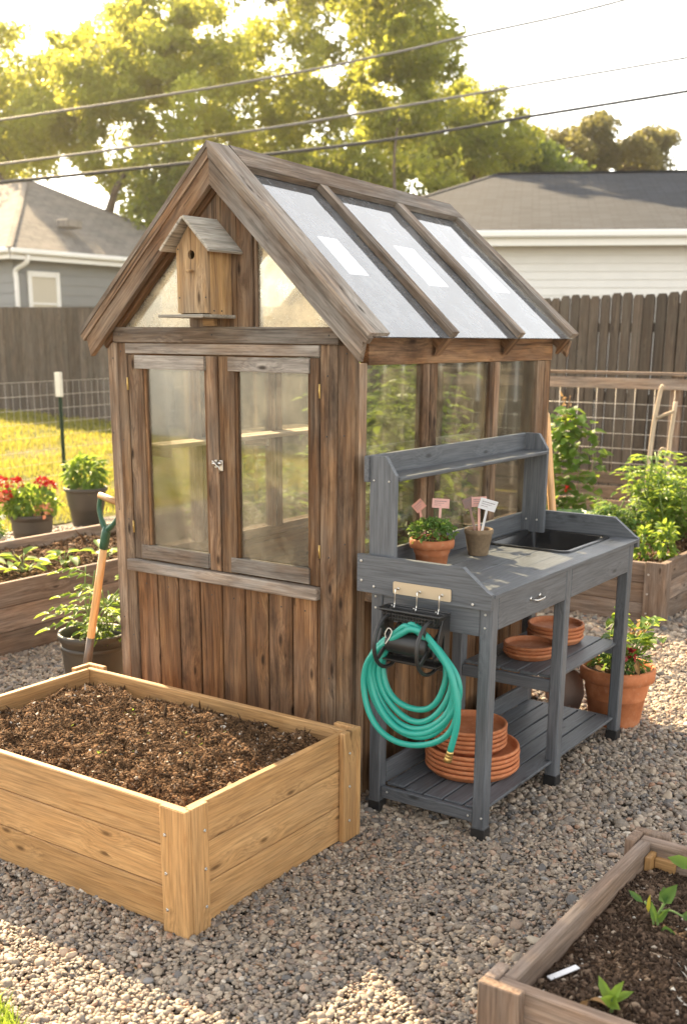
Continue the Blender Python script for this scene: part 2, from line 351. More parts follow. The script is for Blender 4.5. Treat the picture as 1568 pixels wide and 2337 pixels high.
    def build_each(s,name,mat,parent,per=1):
        c=s.chunks; out=[]
        for i in range(0,len(c),per):
            v0,f0,L=c[i][0],c[i][1],c[min(i+per,len(c))-1]; v1=L[2]; f1=L[3]
            m=MB(); m.v=s.v[v0:v1]; m.g=s.g[v0:v1]; m.t=s.t[v0:v1]; m.f=[tuple(k-v0 for k in f) for f in s.f[f0:f1]]; m.sm=s.sm[f0:f1]; m.mi=s.mi[f0:f1]; out.append(m.build(name,mat,parent))
        return out
    def build(s,name,mat,parent=None,origin=None,auto=None):
        if origin is None:
            if parent is not None: origin=WL[parent]
            else:
                a=np.array(s.v); origin=Vector(((a[:,0].min()+a[:,0].max())/2,(a[:,1].min()+a[:,1].max())/2,a[:,2].min()))
        origin=Vector(origin); me=bpy.data.meshes.new(name)
        me.from_pydata([(x-origin.x,y-origin.y,z-origin.z) for x,y,z in s.v],[],s.f)
        a=me.attributes.new('gc','FLOAT_VECTOR','POINT'); a.data.foreach_set('vector',np.array(s.g,dtype=np.float32).ravel())
        a=me.attributes.new('tint','FLOAT','POINT'); a.data.foreach_set('value',np.array(s.t,dtype=np.float32))
        me.polygons.foreach_set('use_smooth',s.sm); me.polygons.foreach_set('material_index',s.mi)
        for m in (mat if isinstance(mat,(list,tuple)) else [mat]): me.materials.append(m)
        me.update(); o=bpy.data.objects.new(name,me); col.objects.link(o)
        if parent is not None: o.parent=parent; o.location=origin-WL[parent]
        else: o.location=origin
        WL[o]=origin; return o
def tag(o,label=None,cat=None,group=None,kind=None):
    if label: o['label']=label
    if cat: o['category']=cat
    if group: o['group']=group
    if kind: o['kind']=kind
    return o
def thing(name,label,cat,loc=(0,0,0),group=None):
    o=bpy.data.objects.new(name,None); col.objects.link(o); o.location=loc; o.empty_display_size=.1; WL[o]=Vector(loc); return tag(o,label,cat,group)
def copy_thing(o,loc,label,parent=None):
    c=o.copy(); col.objects.link(c); c.location=loc
    if label: c['label']=label
    WL[c]=Vector(loc)
    for ch in [x for x in WL if x.parent==o]:
        d=ch.copy(); col.objects.link(d); d.parent=c; WL[d]=WL[ch]
    return c
def smooth_angle(o,deg=35):
    me=o.data
    me.polygons.foreach_set('use_smooth',[True]*len(me.polygons))
    try: me.set_sharp_from_angle(angle=R(deg))
    except Exception: pass
    return o
def curve(pts,n=8):
    # Catmull-Rom
    P=[Vector(p) for p in pts]; P=[P[0]*2-P[1]]+P+[P[-1]*2-P[-2]]; out=[]
    for i in range(1,len(P)-2):
        a,b,c,d=P[i-1:i+3]
        for k in range(n):
            t=k/n; out.append(.5*((2*b)+(c-a)*t+(2*a-5*b+4*c-d)*t*t+(3*b-a-3*c+d)*t**3))
    out.append(P[-2]); return out

# ---------------------------------------------------------------- instanced grit (pebbles, soil crumbs)
def grit_group(name,mat,kinds,sub,amp,noise_sc):
    g=bpy.data.node_groups.new(name,'GeometryNodeTree')
    g.interface.new_socket('Geometry',in_out='INPUT',socket_type='NodeSocketGeometry'); g.interface.new_socket('Geometry',in_out='OUTPUT',socket_type='NodeSocketGeometry')
    N=g.nodes; L=g.links; gi=N.new('NodeGroupInput'); go=N.new('NodeGroupOutput')
    join=N.new('GeometryNodeGeometryToInstance')
    for k in range(kinds):
        ic=N.new('GeometryNodeMeshIcoSphere'); ic.inputs['Radius'].default_value=1; ic.inputs['Subdivisions'].default_value=sub
        sp=N.new('GeometryNodeSetPosition'); no=N.new('ShaderNodeTexNoise'); no.noise_dimensions='4D'; no.inputs['W'].default_value=k*3.7+1; no.inputs['Scale'].default_value=noise_sc; no.inputs['Detail'].default_value=1
        po=N.new('GeometryNodeInputPosition'); L.new(po.outputs[0],no.inputs['Vector'])
        sb=N.new('ShaderNodeVectorMath'); sb.operation='SUBTRACT'; L.new(no.outputs['Color'],sb.inputs[0]); sb.inputs[1].default_value=(.5,.5,.5)
        ml=N.new('ShaderNodeVectorMath'); ml.operation='SCALE'; L.new(sb.outputs[0],ml.inputs[0]); ml.inputs['Scale'].default_value=amp
        L.new(ic.outputs['Mesh'],sp.inputs['Geometry']); L.new(ml.outputs[0],sp.inputs['Offset'])
        ss=N.new('GeometryNodeSetShadeSmooth'); L.new(sp.outputs[0],ss.inputs[0])
        sm=N.new('GeometryNodeSetMaterial'); sm.inputs['Material'].default_value=mat; L.new(ss.outputs[0],sm.inputs[0]); L.new(sm.outputs[0],join.inputs[0])
    iop=N.new('GeometryNodeInstanceOnPoints'); L.new(gi.outputs[0],iop.inputs['Points']); L.new(join.outputs[0],iop.inputs['Instance']); iop.inputs['Pick Instance'].default_value=True
    def na(nm,ty):
        a=N.new('GeometryNodeInputNamedAttribute'); a.data_type=ty; a.inputs['Name'].default_value=nm; return a.outputs['Attribute']
    L.new(na('pt','BOOLEAN'),iop.inputs['Selection']); L.new(na('scl','FLOAT_VECTOR'),iop.inputs['Scale'])
    er=N.new('FunctionNodeEulerToRotation'); L.new(na('rot','FLOAT_VECTOR'),er.inputs[0]); L.new(er.outputs[0],iop.inputs['Rotation'])
    jg=N.new('GeometryNodeJoinGeometry'); L.new(iop.outputs[0],jg.inputs[0]); L.new(gi.outputs[0],jg.inputs[0]); L.new(jg.outputs[0],go.inputs[0]); return g
GP=grit_group('pebble_scatter',M['pebble'],6,2,.9,1.1)
GC=grit_group('crumb_scatter',M['crumb'],5,1,1.3,1.6)
GD=grit_group('dark_crumb_scatter',M['crumbdark'],5,1,1.3,1.6)
def grit_object(name,base_v,base_f,pts,rot,scl,mat,group,origin,label,cat='soil'):
    me=bpy.data.meshes.new(name); nb=len(base_v); allv=np.vstack([np.array(base_v).reshape(-1,3),pts])-np.array(origin)
    me.from_pydata(allv.tolist(),[],base_f)
    a=me.attributes.new('pt','BOOLEAN','POINT'); a.data.foreach_set('value',np.r_[np.zeros(nb,bool),np.ones(len(pts),bool)])
    a=me.attributes.new('rot','FLOAT_VECTOR','POINT'); a.data.foreach_set('vector',np.vstack([np.zeros((nb,3)),rot]).astype(np.float32).ravel())
    a=me.attributes.new('scl','FLOAT_VECTOR','POINT'); a.data.foreach_set('vector',np.vstack([np.ones((nb,3)),scl]).astype(np.float32).ravel())
    if base_f: me.polygons.foreach_set('use_smooth',[True]*len(base_f))
    me.materials.append(mat); me.update(); o=bpy.data.objects.new(name,me); col.objects.link(o); o.location=origin; WL[o]=Vector(origin)
    md=o.modifiers.new('scatter','NODES'); md.node_group=group; return tag(o,label,cat,None,'stuff')
rs=np.random.RandomState(3)
def vnoise(x,y,seed=0,sc=1.):
    r=np.random.RandomState(seed); o=np.zeros_like(x)
    for k in range(7):
        a=r.uniform(0,6.28); f=sc*r.uniform(.6,2.2); p=r.uniform(0,6.28); o+=np.sin((x*math.cos(a)+y*math.sin(a))*f*6.28+p)/(1+k*.3)
    return o/3

# ================================================================ GROUND
def rise(x): return max(0,(-x-7.5))*.045 if x>-14 else .2925
def sheet(name,x0,x1,y0,y1,z,mat,nx=2,ny=2,label=None,cond=None,zf=None):
    mb=MB(); xs=np.linspace(x0,x1,nx+1); ys=np.linspace(y0,y1,ny+1); vs=[];fs=[]
    for y in ys:
        for x in xs: vs.append((x,y,z+(zf(x,y) if zf else 0)))
    for j in range(ny):
        for i in range(nx):
            if cond and not cond((xs[i]+xs[i+1])/2,(ys[j]+ys[j+1])/2): continue
            a=j*(nx+1)+i; fs.append((a,a+1,a+nx+2,a+nx+1))
    mb.add(vs,fs,smooth=True); o=mb.build(name,mat,origin=(0,0,0)); return tag(o,label,None,None,'structure')
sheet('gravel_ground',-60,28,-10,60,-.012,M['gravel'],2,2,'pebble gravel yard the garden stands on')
inlawn=lambda x,y: (x<-5.72) or (x<-2.9 and y>4.6)
sheet('lawn',-60,-2.9,-10,60,0,M['lawn'],300,240,'sunlit patchy lawn behind the greenhouse',lambda x,y:inlawn(x,y),lambda x,y:rise(x)+.012*math.sin(x*2.1+y)*math.sin(y*1.7))

def frustum_keep(P,mu=1.16,mv=1.12,near=1.9):
    d=P-np.array(CAM); z=d@np.array(fwd); u=2537.4*(d@np.array(rx))/z; v=1459-2537.4*(d@np.array(uy))/z
    return (z>near)&(abs(u)<784*mu+60)&(v<2337*mv)&(v>-200)
# pebbles
def scatter_gravel():
    P=[];S=[]
    inb=lambda x,y: ((x>-1.12)&(x<.12)&(y>-1.04)&(y<-.3))|((x>1.2)&(y>-1.15)&(y<-.2))|((x<-2.65)&(x>-3.55)&(y<3))|((x>-1.1)&(x<-.1)&(y>.1)&(y<1.4))|((x<-.05)&(x>-1.5)&(y>3.3)&(y<5))
    for (n,x0,x1,y0,y1,s,dmax,dmin) in ((900000,-2,3,-3,1.8,.0065,3.9,0),(1000000,-4,3.2,-2,4,.0088,6.2,3.9),(500000,-7,4,-2,6,.0150,10,6.2)):
        x=rs.uniform(x0,x1,n); y=rs.uniform(y0,y1,n); q=np.stack([x,y,np.zeros(n)],1); D=(q-np.array(CAM))@np.array(fwd)
        k=frustum_keep(q)&(D<dmax)&(D>=dmin)&~inb(x,y)&~((x<-5.7)|((x<-2.9)&(y>4.6))); q=q[k]
        area=(x1-x0)*(y1-y0); want=1.75/(s*2*.8)**2; have=n/area
        if have>want: q=q[rs.uniform(0,1,len(q))<want/have]
        P.append(q); S.append(np.full(len(q),s))
    P=np.vstack(P); S=np.concatenate(S); m=len(P)
    und=.006*vnoise(P[:,0],P[:,1],5,.9)
    P[:,2]=rs.uniform(-.009,.004,m)*(S/.0066)**.5+und
    f=np.exp(rs.normal(-.04,.33,m)); big=rs.uniform(0,1,m)>.985; f[big]*=1.6
    scl=np.stack([S*f*rs.uniform(.9,1.45,m),S*f*rs.uniform(.7,1.0,m),S*f*rs.uniform(.45,.72,m)],1)
    rot=np.stack([rs.normal(0,.45,m),rs.normal(0,.45,m),rs.uniform(0,6.28,m)],1)
    print('pebbles',m)
    grit_object('gravel_pebbles',np.zeros((0,3)),[],P,rot,scl,M['pebble'],GP,(0,0,0),'loose rounded grey and tan pebbles covering the yard','gravel')
scatter_gravel()
# lawn grass
def scatter_grass(name,n,region,hgt,wd,label,near=False):
    vs=[];fs=[];ti=[]
    k=0
    while k<n:
        m=200000; x=rs.uniform(region[0],region[1],m); y=rs.uniform(region[2],region[3],m); q=np.stack([x,y,np.zeros(m)],1)
        ok=region[4](x,y)
        if not near: 
            ok&=frustum_keep(q,1.1); D=(q-np.array(CAM))@np.array(fwd); ok&=rs.uniform(0,1,m)<np.clip((13/np.maximum(D,1))**2,0,1)
        ok&=rs.uniform(0,1,m)<np.clip(.62+.8*vnoise(x,y,9,.5),.1,1)
        q=q[ok][:n-k]; k+=len(q)
        for X,Y,_ in q:
            D=(X-CAM.x)*fwd.x+(Y-CAM.y)*fwd.y; s=1 if near else max(1,D/10); z=rise(X)
            h=hgt*rnd.uniform(.5,1.4)*(s**.3); w_=wd*s*rnd.uniform(.7,1.3); a=rnd.uniform(0,6.28); l=rnd.uniform(.1,.7)*h; b=rnd.uniform(0,6.28)
            dx,dy=math.cos(a)*w_/2,math.sin(a)*w_/2; ox,oy=math.cos(b)*l,math.sin(b)*l; i=len(vs)
            vs+= [(X-dx,Y-dy,z),(X+dx,Y+dy,z),(X+dx*.8+ox*.4,Y+dy*.8+oy*.4,z+h*.6),(X-dx*.8+ox*.4,Y-dy*.8+oy*.4,z+h*.6),(X+ox,Y+oy,z+h)]
            fs+= [(i,i+1,i+2,i+3),(i+3,i+2,i+4)]; t_=rnd.random(); ti+=[t_]*5
    mb=MB(); mb.add(vs,fs,tint=ti); o=mb.build(name,M['grass'] if not near else M['leafbright'],origin=(0,0,0)); tag(o,label,'grass',None,'stuff')
scatter_grass('lawn_grass',60000,(-26,-2.9,-1,12,lambda x,y:(x<-5.72)|((x<-2.9)&(y>4.6))),.05,.009,'short sun-bleached lawn grass behind the pots')
scatter_grass('grass_tuft',1300,(-.12,.16,-1.85,-1.57,lambda x,y:(y<-1.605-.34*(x+.05))),.045,.004,'bright green grass tuft at the bottom left edge of the gravel',near=True)

# ================================================================ GREENHOUSE
SW,SL=1.172,1.536; XR=-.586
sh=thing('greenhouse_shed','small weathered timber greenhouse with glazed gable roof and double doors','greenhouse',(-.586,.77,0))
OF=.075
def zr(y): return 2.302+.012-.05*(y+.056)/1.65
def rp(side,s,y,off=0):
    # point on the roof plane; side +1 right / -1 left, s 0 ridge .. 1 eave, off = height above the plane
    xe=.088 if side>0 else -1.26; zt=zr(y); ze=1.688; x=XR+(xe-XR)*s; z=zt+(ze-zt)*s
    n=Vector((zt-ze,0,abs(xe-XR))).normalized(); n.x*=side
    return Vector((x,y,z))+n*(off-.026)
RN=lambda side,y=0:(rp(side,0,y,1)-rp(side,0,y,0))
# --- front face boards
mb=MB()
for x0,x1 in ((-1.172,-1.122),(-1.120,-1.072),(-.146,-.075),(-.072,-.002)): mb.box(x0,x1,-.028,0,0,1.645,ch=.003,jit=.0006)
mb.box(-1.168,-1.12,.0005,.045,0,1.60); mb.box(-.05,-.004,.0005,.05,0,1.585)
mb.build_each('corner_post',M['old'],sh)
MB().box(-1.07,-.148,-.034,-.004,1.605,1.643,jit=.0006).build('door_header',M['oldgrey'],sh)
MB().box(-1.125,-.062,-.042,-.004,1.646,1.702,jit=.0006).build('tie_beam',M['oldgrey'],sh)
MB().box(-1.098,-.148,-.050,-.008,.752,.797,jit=.0006,ch=.004).build('door_sill',M['oldgrey'],sh)
mb=MB(); x=-1.07
while x<-.15:
    w_=min(.112,-.149-x); mb.box(x,x+w_-.005,-.018,-.002+rnd.uniform(-.002,.002),0,.752,ch=.003,jit=.0005); x+=.1135
mb.box(-1.07,-.15,.0,.008,0,.75,tint=.1)
mb.build('front_plank_wall',M['oldwarm'],sh)
# --- doors
def door(x0,x1,gx0,gx1,lab,hside):
    d=MB(); z0,z1=.800,1.601
    o=MB(); 
    o.box(x0,gx0-.012,-.026,0,z0,z1,ch=.003,jit=.0006); o.box(gx1+.012 if gx1+.012<x1 else gx1,x1,-.026,0,z0,z1,ch=.003,jit=.0006)
    b=MB(); xr0,xr1=(x0+.042,x1-.055) if hside<0 else (x0+.05,x1-.042)
    f=o.build('door_frame',M['old'],sh); f['label']=lab
    b.box(xr0,xr1,-.034,-.0265,1.548,1.598,ch=.003,jit=.0006); b.box(gx0-.011,gx1+.011,-.026,0,1.549,1.598)
    b.box(xr0,xr1,-.034,-.0265,.806,.862,ch=.003,jit=.0006); b.box(gx0-.011,gx1+.011,-.026,0,.806,.860)
    r=b.build_each('door_rail',M['oldgrey'],sh)
    t=MB()
    for a,bx in ((gx0-.011,gx0),(gx1,gx1+.011)): t.box(a,bx,-.020,-.001,.862,1.548,ch=.001)
    t.build_each('glazing_bead',M['oldwarm'],sh)
    MB().box(gx0-.004,gx1+.004,-.012,-.009,.858,1.552,ch=0.0003).build('door_pane',M['glass'],sh)
    hx=x0-.001 if hside<0 else x1+.001
    for z in (.93,1.49):
        h=MB().box(hx-.003,hx+.003,-.031,-.027,z-.024,z+.024,ch=.001); h.tube([(hx,-.032,z-.024),(hx,-.032,z+.024)],.0022,8); h.build('hinge',M['brass'],sh)
door(-1.066,-.615,-.978,-.680,'left glazed door of the pair',-1)
door(-.606,-.149,-.522,-.204,'right glazed door of the pair',1)
l=MB(); l.box(-.628,-.616,-.035,-.027,1.195,1.225); l.box(-.604,-.588,-.035,-.027,1.185,1.225)
l.lathe([(.008,0),(.0095,.006),(.006,.014),(0.0,.016)],(-.622,-.035,1.212),16,(0,-1,0)); l.lathe([(.007,0),(.0085,.006),(.005,.012),(0,.014)],(-.596,-.035,1.214),16,(0,-1,0))
l.tube(curve([(-.630,-.045,1.214),(-.622,-.051,1.222),(-.612,-.052,1.216),(-.602,-.05,1.205),(-.594,-.045,1.200)],5),.0028,8); l.tube(curve([(-.598,-.046,1.205),(-.590,-.05,1.195),(-.594,-.047,1.182)],5),.0022,8)
l.build('door_latch',M['steel'],sh)
# --- gable
def roofz(x,off=0): 
    s=(abs(x-XR))/(.088-XR); return rp(1,s,0).z-off
mb=MB()
for x0,x1 in ((-.735,-.612),(-.610,-.512),(-.509,-.440)):
    zt0,zt1=roofz(x0,.075),roofz(x1,.075); pts=[(x0,-.026,1.703),(x1,-.026,1.703),(x1,-.026,zt1)]+([(XR,-.026,roofz(XR,.075))] if x0<XR<x1 else [])+[(x0,-.026,zt0)]
    mb.prism(pts,(0,.018,0),ex=(0,0,1))
mb.box(-.436,-.424,-.020,.0,1.703,roofz(-.43,.09)); mb.box(-.745,-.738,-.020,.0,1.703,roofz(-.74,.09)); 
mb.build('gable_boards',M['old'],sh)
for side in (-1,1):
    if side>0: pts=[(-.424,-.012,1.70),(-.075,-.012,1.70),(-.424,-.012,roofz(-.424,.06))]
    else: pts=[(-1.10,-.012,1.70),(-.745,-.012,1.70),(-.745,-.012,roofz(-.745,.06))]
    MB().prism(pts,(0,.003,0)).build('gable_pane',M['glassgable'],sh)
# rafters at the gable wall (set back), barge boards, caps
def slope_board(mbx,side,s0,s1,y0,y1,o0,o1,**k):
    # board lying in the roof slope between offsets o0..o1 (below negative) and y0..y1
    a=rp(side,s0,y0,o0);b=rp(side,s1,y0,o0);c=rp(side,s1,y0,o1);d=rp(side,s0,y0,o1)
    e=[rp(side,s0,y1,o0),rp(side,s1,y1,o0),rp(side,s1,y1,o1),rp(side,s0,y1,o1)]
    vs=[a,b,c,d]+e; ex=(b-a).normalized(); ez=RN(side); off=Vector((rnd.uniform(0,50),)*3)
    fs=[(0,1,2,3),(7,6,5,4),(0,4,5,1),(1,5,6,2),(2,6,7,3),(3,7,4,0)]
    if side<0: fs=[f[::-1] for f in fs]
    mbx.add(vs,fs,[(Vector((v.y,v.dot(ex),v.dot(ez))) if k.get('gy') else Vector((v.dot(ex),v.y,v.dot(ez))))+off for v in vs],k.get('tint',rnd.random()))
def clipv(side,y,o,x):   # s so that the offset point meets the vertical plane x=XR
    return 0
def mitred(mbx,side,s1,y0,y1,o0,o1,plumb=0,**k):
    # like slope_board but mitred at the ridge on the vertical plane and optional plumb cut at the eave
    def P(s,y,o):
        p=rp(side,s,y,o); return p
    def ridgept(y,o):
        n=RN(side,y); # shift along the slope until x = XR
        p=rp(side,0,y,o); d=(rp(side,1,y)-rp(side,0,y)).normalized(); t=(XR-p.x)/d.x; return p+d*t
    q=[ridgept(y0,o0),P(s1-plumb*(o1-o0),y0,o0),P(s1,y0,o1),ridgept(y0,o1)]; e=[ridgept(y1,o0),P(s1-plumb*(o1-o0),y1,o0),P(s1,y1,o1),ridgept(y1,o1)]
    vs=q+e; ex=(q[1]-q[0]).normalized(); ez=RN(side); off=Vector((rnd.uniform(0,50),rnd.uniform(0,50),rnd.uniform(0,50)))
    fs=[(0,1,2,3),(7,6,5,4),(0,4,5,1),(1,5,6,2),(2,6,7,3),(3,7,4,0)]
    if side<0: fs=[f[::-1] for f in fs]
    mbx.add(vs,fs,[Vector((v.dot(ex),v.y,v.dot(ez)))+off for v in vs],rnd.random())
YB=SL+.06
for side,mt in ((1,'oldgrey'),(-1,'old')):
    b=MB(); mitred(b,side,1.0,-OF,-OF+.024,-.074,-.014,-.6); mitred(b,side,1.015,-OF-.006,-OF+.020,-.0125,.012,0); b.build('barge_board',M[mt],sh)
    b=MB(); mitred(b,side,.975,-.038,-.003,-.085,-.022,0); b.build('gable_rafter',M['oldwarm'],sh)
    b=MB(); mitred(b,side,1.0,YB-.022,YB,-.074,-.014,-.6); b.build('barge_board',M['old'],sh)
    caps=MB(); mitred(caps,side,1.008,-OF-.010,.035,.0125,.028)
    caps.build('roof_cap_board',M['oldgrey'],sh)
    caps=MB()
    pitch=(SL+.12)/3; ys=[-.06+pitch,-.06+2*pitch]
    for y in ys: slope_board(caps,side,.105 if side>0 else .05,1.0,y-.024,y+.024,.006,.030)
    slope_board(caps,side,.105 if side>0 else .05,1.0,YB-.055,YB+.012,.006,.030); caps.build_each('rafter_cap',M['oldgrey'],sh)
    rf=MB()
    for y in ys+[YB-.045]: 
        slope_board(rf,side,.02,.985,y-.020,y+.020,-.062,-.004)
        # pointed rafter tail
        a=rp(side,.985,y-.02,-.062);b2=rp(side,.985,y-.02,-.004);c=rp(side,1.0,y-.02,-.004); c2=rp(side,.999,y-.02,-.085)
        rf.prism([a,c2,c,b2] if True else [],(0,.04,0),ex=(b2-a))
    rf.build_each('rafter',M['oldwarm'],sh,2)
    rb=MB(); sb_=.115 if side>0 else .052; slope_board(rb,side,-.005,sb_,.036,YB+.012,.007,.031,gy=1) ; slope_board(rb,side,.02,sb_+.004,.036,YB-.03,-.04,-.003,gy=1); rb.build('ridge_board',M['oldwarm' if side<0 else 'oldgrey'],sh)
    ed=[-.035]+ys+[YB-.01]
    for i in range(3):
        p=MB(); slope_board(p,side,.10 if side>0 else .045,1.0,ed[i]+.004,ed[i+1]-.004,.0,.004); p.build('roof_pane',M['glassroof' if side>0 else 'glassside'],sh)
    if False: pu=MB(); slope_board(pu,side,.50,.545,-.03,YB-.03,-.05,-.008)
# --- side walls: right x=0, left x=-1.172
def sidewall(x,sgn):
    b=MB(); lo,hi=(x-.035,x) if sgn>0 else (x,x+.035)
    P=.028*sgn
    b.box(lo,hi,.052,SL,1.578,1.700); b.build('wall_plate',M['oldwarm'],sh)
    b=MB()
    for y0,y1 in ((.423,.472),(.478,.530),(.952,.990),(.996,1.040),(1.400,1.475),(1.480,1.536)):
        b.box(lo,hi-.004*sgn if sgn>0 else hi,y0,y1,.79,1.577,jit=.0005)
    b.build_each('wall_post',M['old'],sh)
    b=MB().box(x-.04,x+.03,.052,SL,.752,.797,ch=.003); b.build('wall_sill',M['old'],sh)
    b=MB(); y=.052
    while y<SL-.02:
        w_=min(.108,SL-y); b.box(lo+.008,hi-.006,y,y+w_-.005,0,.751,ch=.003,jit=.0005); y+=.1095
    b.box(x-.031 if sgn>0 else x+.012,x-.028 if sgn>0 else x+.031,.06,SL,0,.75,tint=.1); b.build('side_plank_wall',M['oldwarm'],sh)
    for y0,y1 in ((.051,.422),(.531,.951),(1.041,1.399)):
        MB().box(x-.018*sgn-.0015,x-.018*sgn+.0015,y0,y1,.797,1.577,ch=.0003).build('side_pane',M['glassside'],sh)
sidewall(0,1); sidewall(-SW,-1)
# back wall
b=MB(); x=-1.13
while x<-.04:
    b.box(x,x+.105,SL-.03,SL-.008,0,.75,ch=.003); x+=.11
b.build('back_plank_wall',M['oldwarm'],sh)
b=MB()
for x0,x1 in ((-1.13,-1.05),(-.62,-.55),(-.125,-.04)): b.box(x0,x1,SL-.03,SL,.752,1.66)
b.box(-1.13,-.04,SL-.035,SL,1.64,1.70); b.box(-1.13,-.04,SL-.04,SL+.01,.752,.80)
b.prism([(-.63,SL-.03,1.70),(-.54,SL-.03,1.70),(-.54,SL-.03,roofz(-.54,.08)),(-.63,SL-.03,roofz(-.63,.08))],(0,.025,0),ex=(0,0,1))
b.build('back_frame',M['old'],sh)
MB().box(-1.05,-.62,SL-.018,SL-.015,.80,1.64,ch=.0003).build('back_pane',M['glassside'],sh)
MB().box(-.55,-.125,SL-.018,SL-.015,.80,1.64,ch=.0003).build('back_pane',M['glassside'],sh)
MB().prism([(-1.07,SL-.016,1.70),(-.10,SL-.016,1.70),(XR,SL-.016,roofz(XR,.07))],(0,.003,0)).build('back_gable_pane',M['glass'],sh)
# inner shelf along the left wall
b=MB(); b.box(-1.13,-1.075,.09,1.46,1.228,1.246,ch=.003); b.box(-1.068,-1.012,.10,1.46,1.228,1.246,ch=.003)
for y in (.12,.75,1.42): b.box(-1.13,-1.005,y,y+.022,1.196,1.227)
b.build('inner_shelf',M['stick'],sh)
m=MB(); rn=random.Random(5)
for x in (-1.15,-1.095,-.11,-.04):
    for z in (.12,.5,.95,1.3,1.57): m.lathe([(.003,0),(.003,.001),(0,.0016)],(x+rn.uniform(-.008,.008),-.0278,z+rn.uniform(-.05,.05)),8,(0,-1,0))
for x in (-1.02,-.9,-.79,-.67,-.56,-.44,-.33,-.22): m.lathe([(.003,0),(.003,.001),(0,.0016)],(x,-.0178,.70),8,(0,-1,0))
for x in (-1.09,-.62,-.1): m.lathe([(.003,0),(.003,.001),(0,.0016)],(x,-.0418,1.675),8,(0,-1,0))
m.build_each('nail',M['black'],sh)
# interior floor and stacked crates inside
tag(MB().box(-1.0,-.62,.95,1.35,0,.55).box(-1.005,-.615,.945,.955,.40,.56).build('storage_crate',M['oldwarm']),'brown wooden crate standing inside the greenhouse by its left wall','crate')

# ---------------------------------------------------------------- leaves
def leafpoly(mb,base,d,n,L,W,droop=.2,fold=.25,tint=.5,mat=0):
    d=Vector(d).normalized(); n=Vector(n); n=(n-d*n.dot(d)); n=n.normalized() if n.length>1e-5 else d.orthogonal().normalized(); s=d.cross(n); base=Vector(base)
    def P(t,w_,f): return base+d*(L*t)+s*(W*w_)+n*(f*W*fold-droop*L*t*t)
    vs=[P(0,0,0),P(.3,.45,1),P(.3,-.45,1),P(.32,0,0),P(.68,.36,.9),P(.68,-.36,.9),P(.7,0,0),P(1,0,.2)]
    mb.add(vs,[(0,1,3),(0,3,2),(3,1,4,6),(2,3,6,5),(6,4,7),(5,6,7)],tint=tint,mat=mat,smooth=True)
def rdir(up=.3):
    v=Vector((rnd.gauss(0,1),rnd.gauss(0,1),rnd.gauss(0,1)+up)); return v.normalized()
def bush(mb,c,rad,n,L,W=None,up=.4,mat=0,shell=.5,droop=.3):
    c=Vector(c); rad=Vector(rad)
    for _ in range(n):
        d=rdir(up); r=shell+(1-shell)*rnd.random()**.6; p=c+Vector((d.x*rad.x,d.y*rad.y,d.z*rad.z))*r
        dd=(d+rdir(0)*.8).normalized(); l=L*rnd.uniform(.6,1.25); leafpoly(mb,p,dd,Vector((0,0,1))+rdir(0)*.6,l,(W or L*.55)*l/L,droop*rnd.uniform(.3,1.5),.3,rnd.random(),mat)
def stemline(p0,p1,bend=.05,n=5):
    p0,p1=Vector(p0),Vector(p1); m=(p0+p1)/2+rdir(0)*bend*(p1-p0).length; return curve([p0,m,p1],n)
def compound(mb,base,d,L,n=5,mat=0,lw=.5,st=None):
    # a pinnate leaf: petiole with leaflets
    d=Vector(d).normalized(); s=d.cross(Vector((0,0,1))); s=s.normalized() if s.length>.01 else Vector((1,0,0)); base=Vector(base); u=s.cross(d); pts=[base+d*(L*t)-Vector((0,0,.35*L*t*t)) for t in (0,.25,.5,.75,1)]
    if st: st.tube(pts,L*.018,4)
    for k,t in ((1,.35),(2,.62),(3,.82)):
        p=pts[k]; l=L*(.42-.06*k)*rnd.uniform(.8,1.2); T=rnd.random()
        for sg in (-1,1): leafpoly(mb,p,d*.55+s*sg*.8-Vector((0,0,.15)),u+rdir(0)*.3,l,l*lw,.3,.3,T,mat)
    leafpoly(mb,pts[4]-d*L*.1,d-Vector((0,0,.3)),u,L*.42,L*.42*lw,.3,.3,rnd.random(),mat)
def pot_profile(rt,rb,h,th=.008,rim=.03,bulge=.006):
    return [(rb*.2,0),(rb,0),(rb+(rt-rb)*.05,.004),(rt-bulge-(rt-rb)*rim/h,h-rim-.002),(rt-.001,h-rim),(rt+.001,h-rim*.5),(rt,h-.003),(rt-.003,h),(rt-th-.002,h),(rt-th-.003,h-.004),(rb-th+(rt-rb)*.7,h*.55),(rb-th,.02),(0.001,.015)]
def soil_disc(r,z,c,mat='soil'):
    mb=MB(); vs=[Vector((c[0],c[1],z+.01))];N=22
    for q in (.35,.7,1):
        for k in range(N): vs.append(Vector((c[0]+math.cos(k*6.2832/N)*r*q,c[1]+math.sin(k*6.2832/N)*r*q,z+rnd.uniform(-.004,.008))))
    fs=[(0,1+k,1+(k+1)%N) for k in range(N)]
    for j in range(2):
        for k in range(N): a=1+j*N+k;b=1+j*N+(k+1)%N; fs.append((a,a+N,b+N,b))
    return mb.add(vs,fs,smooth=True)
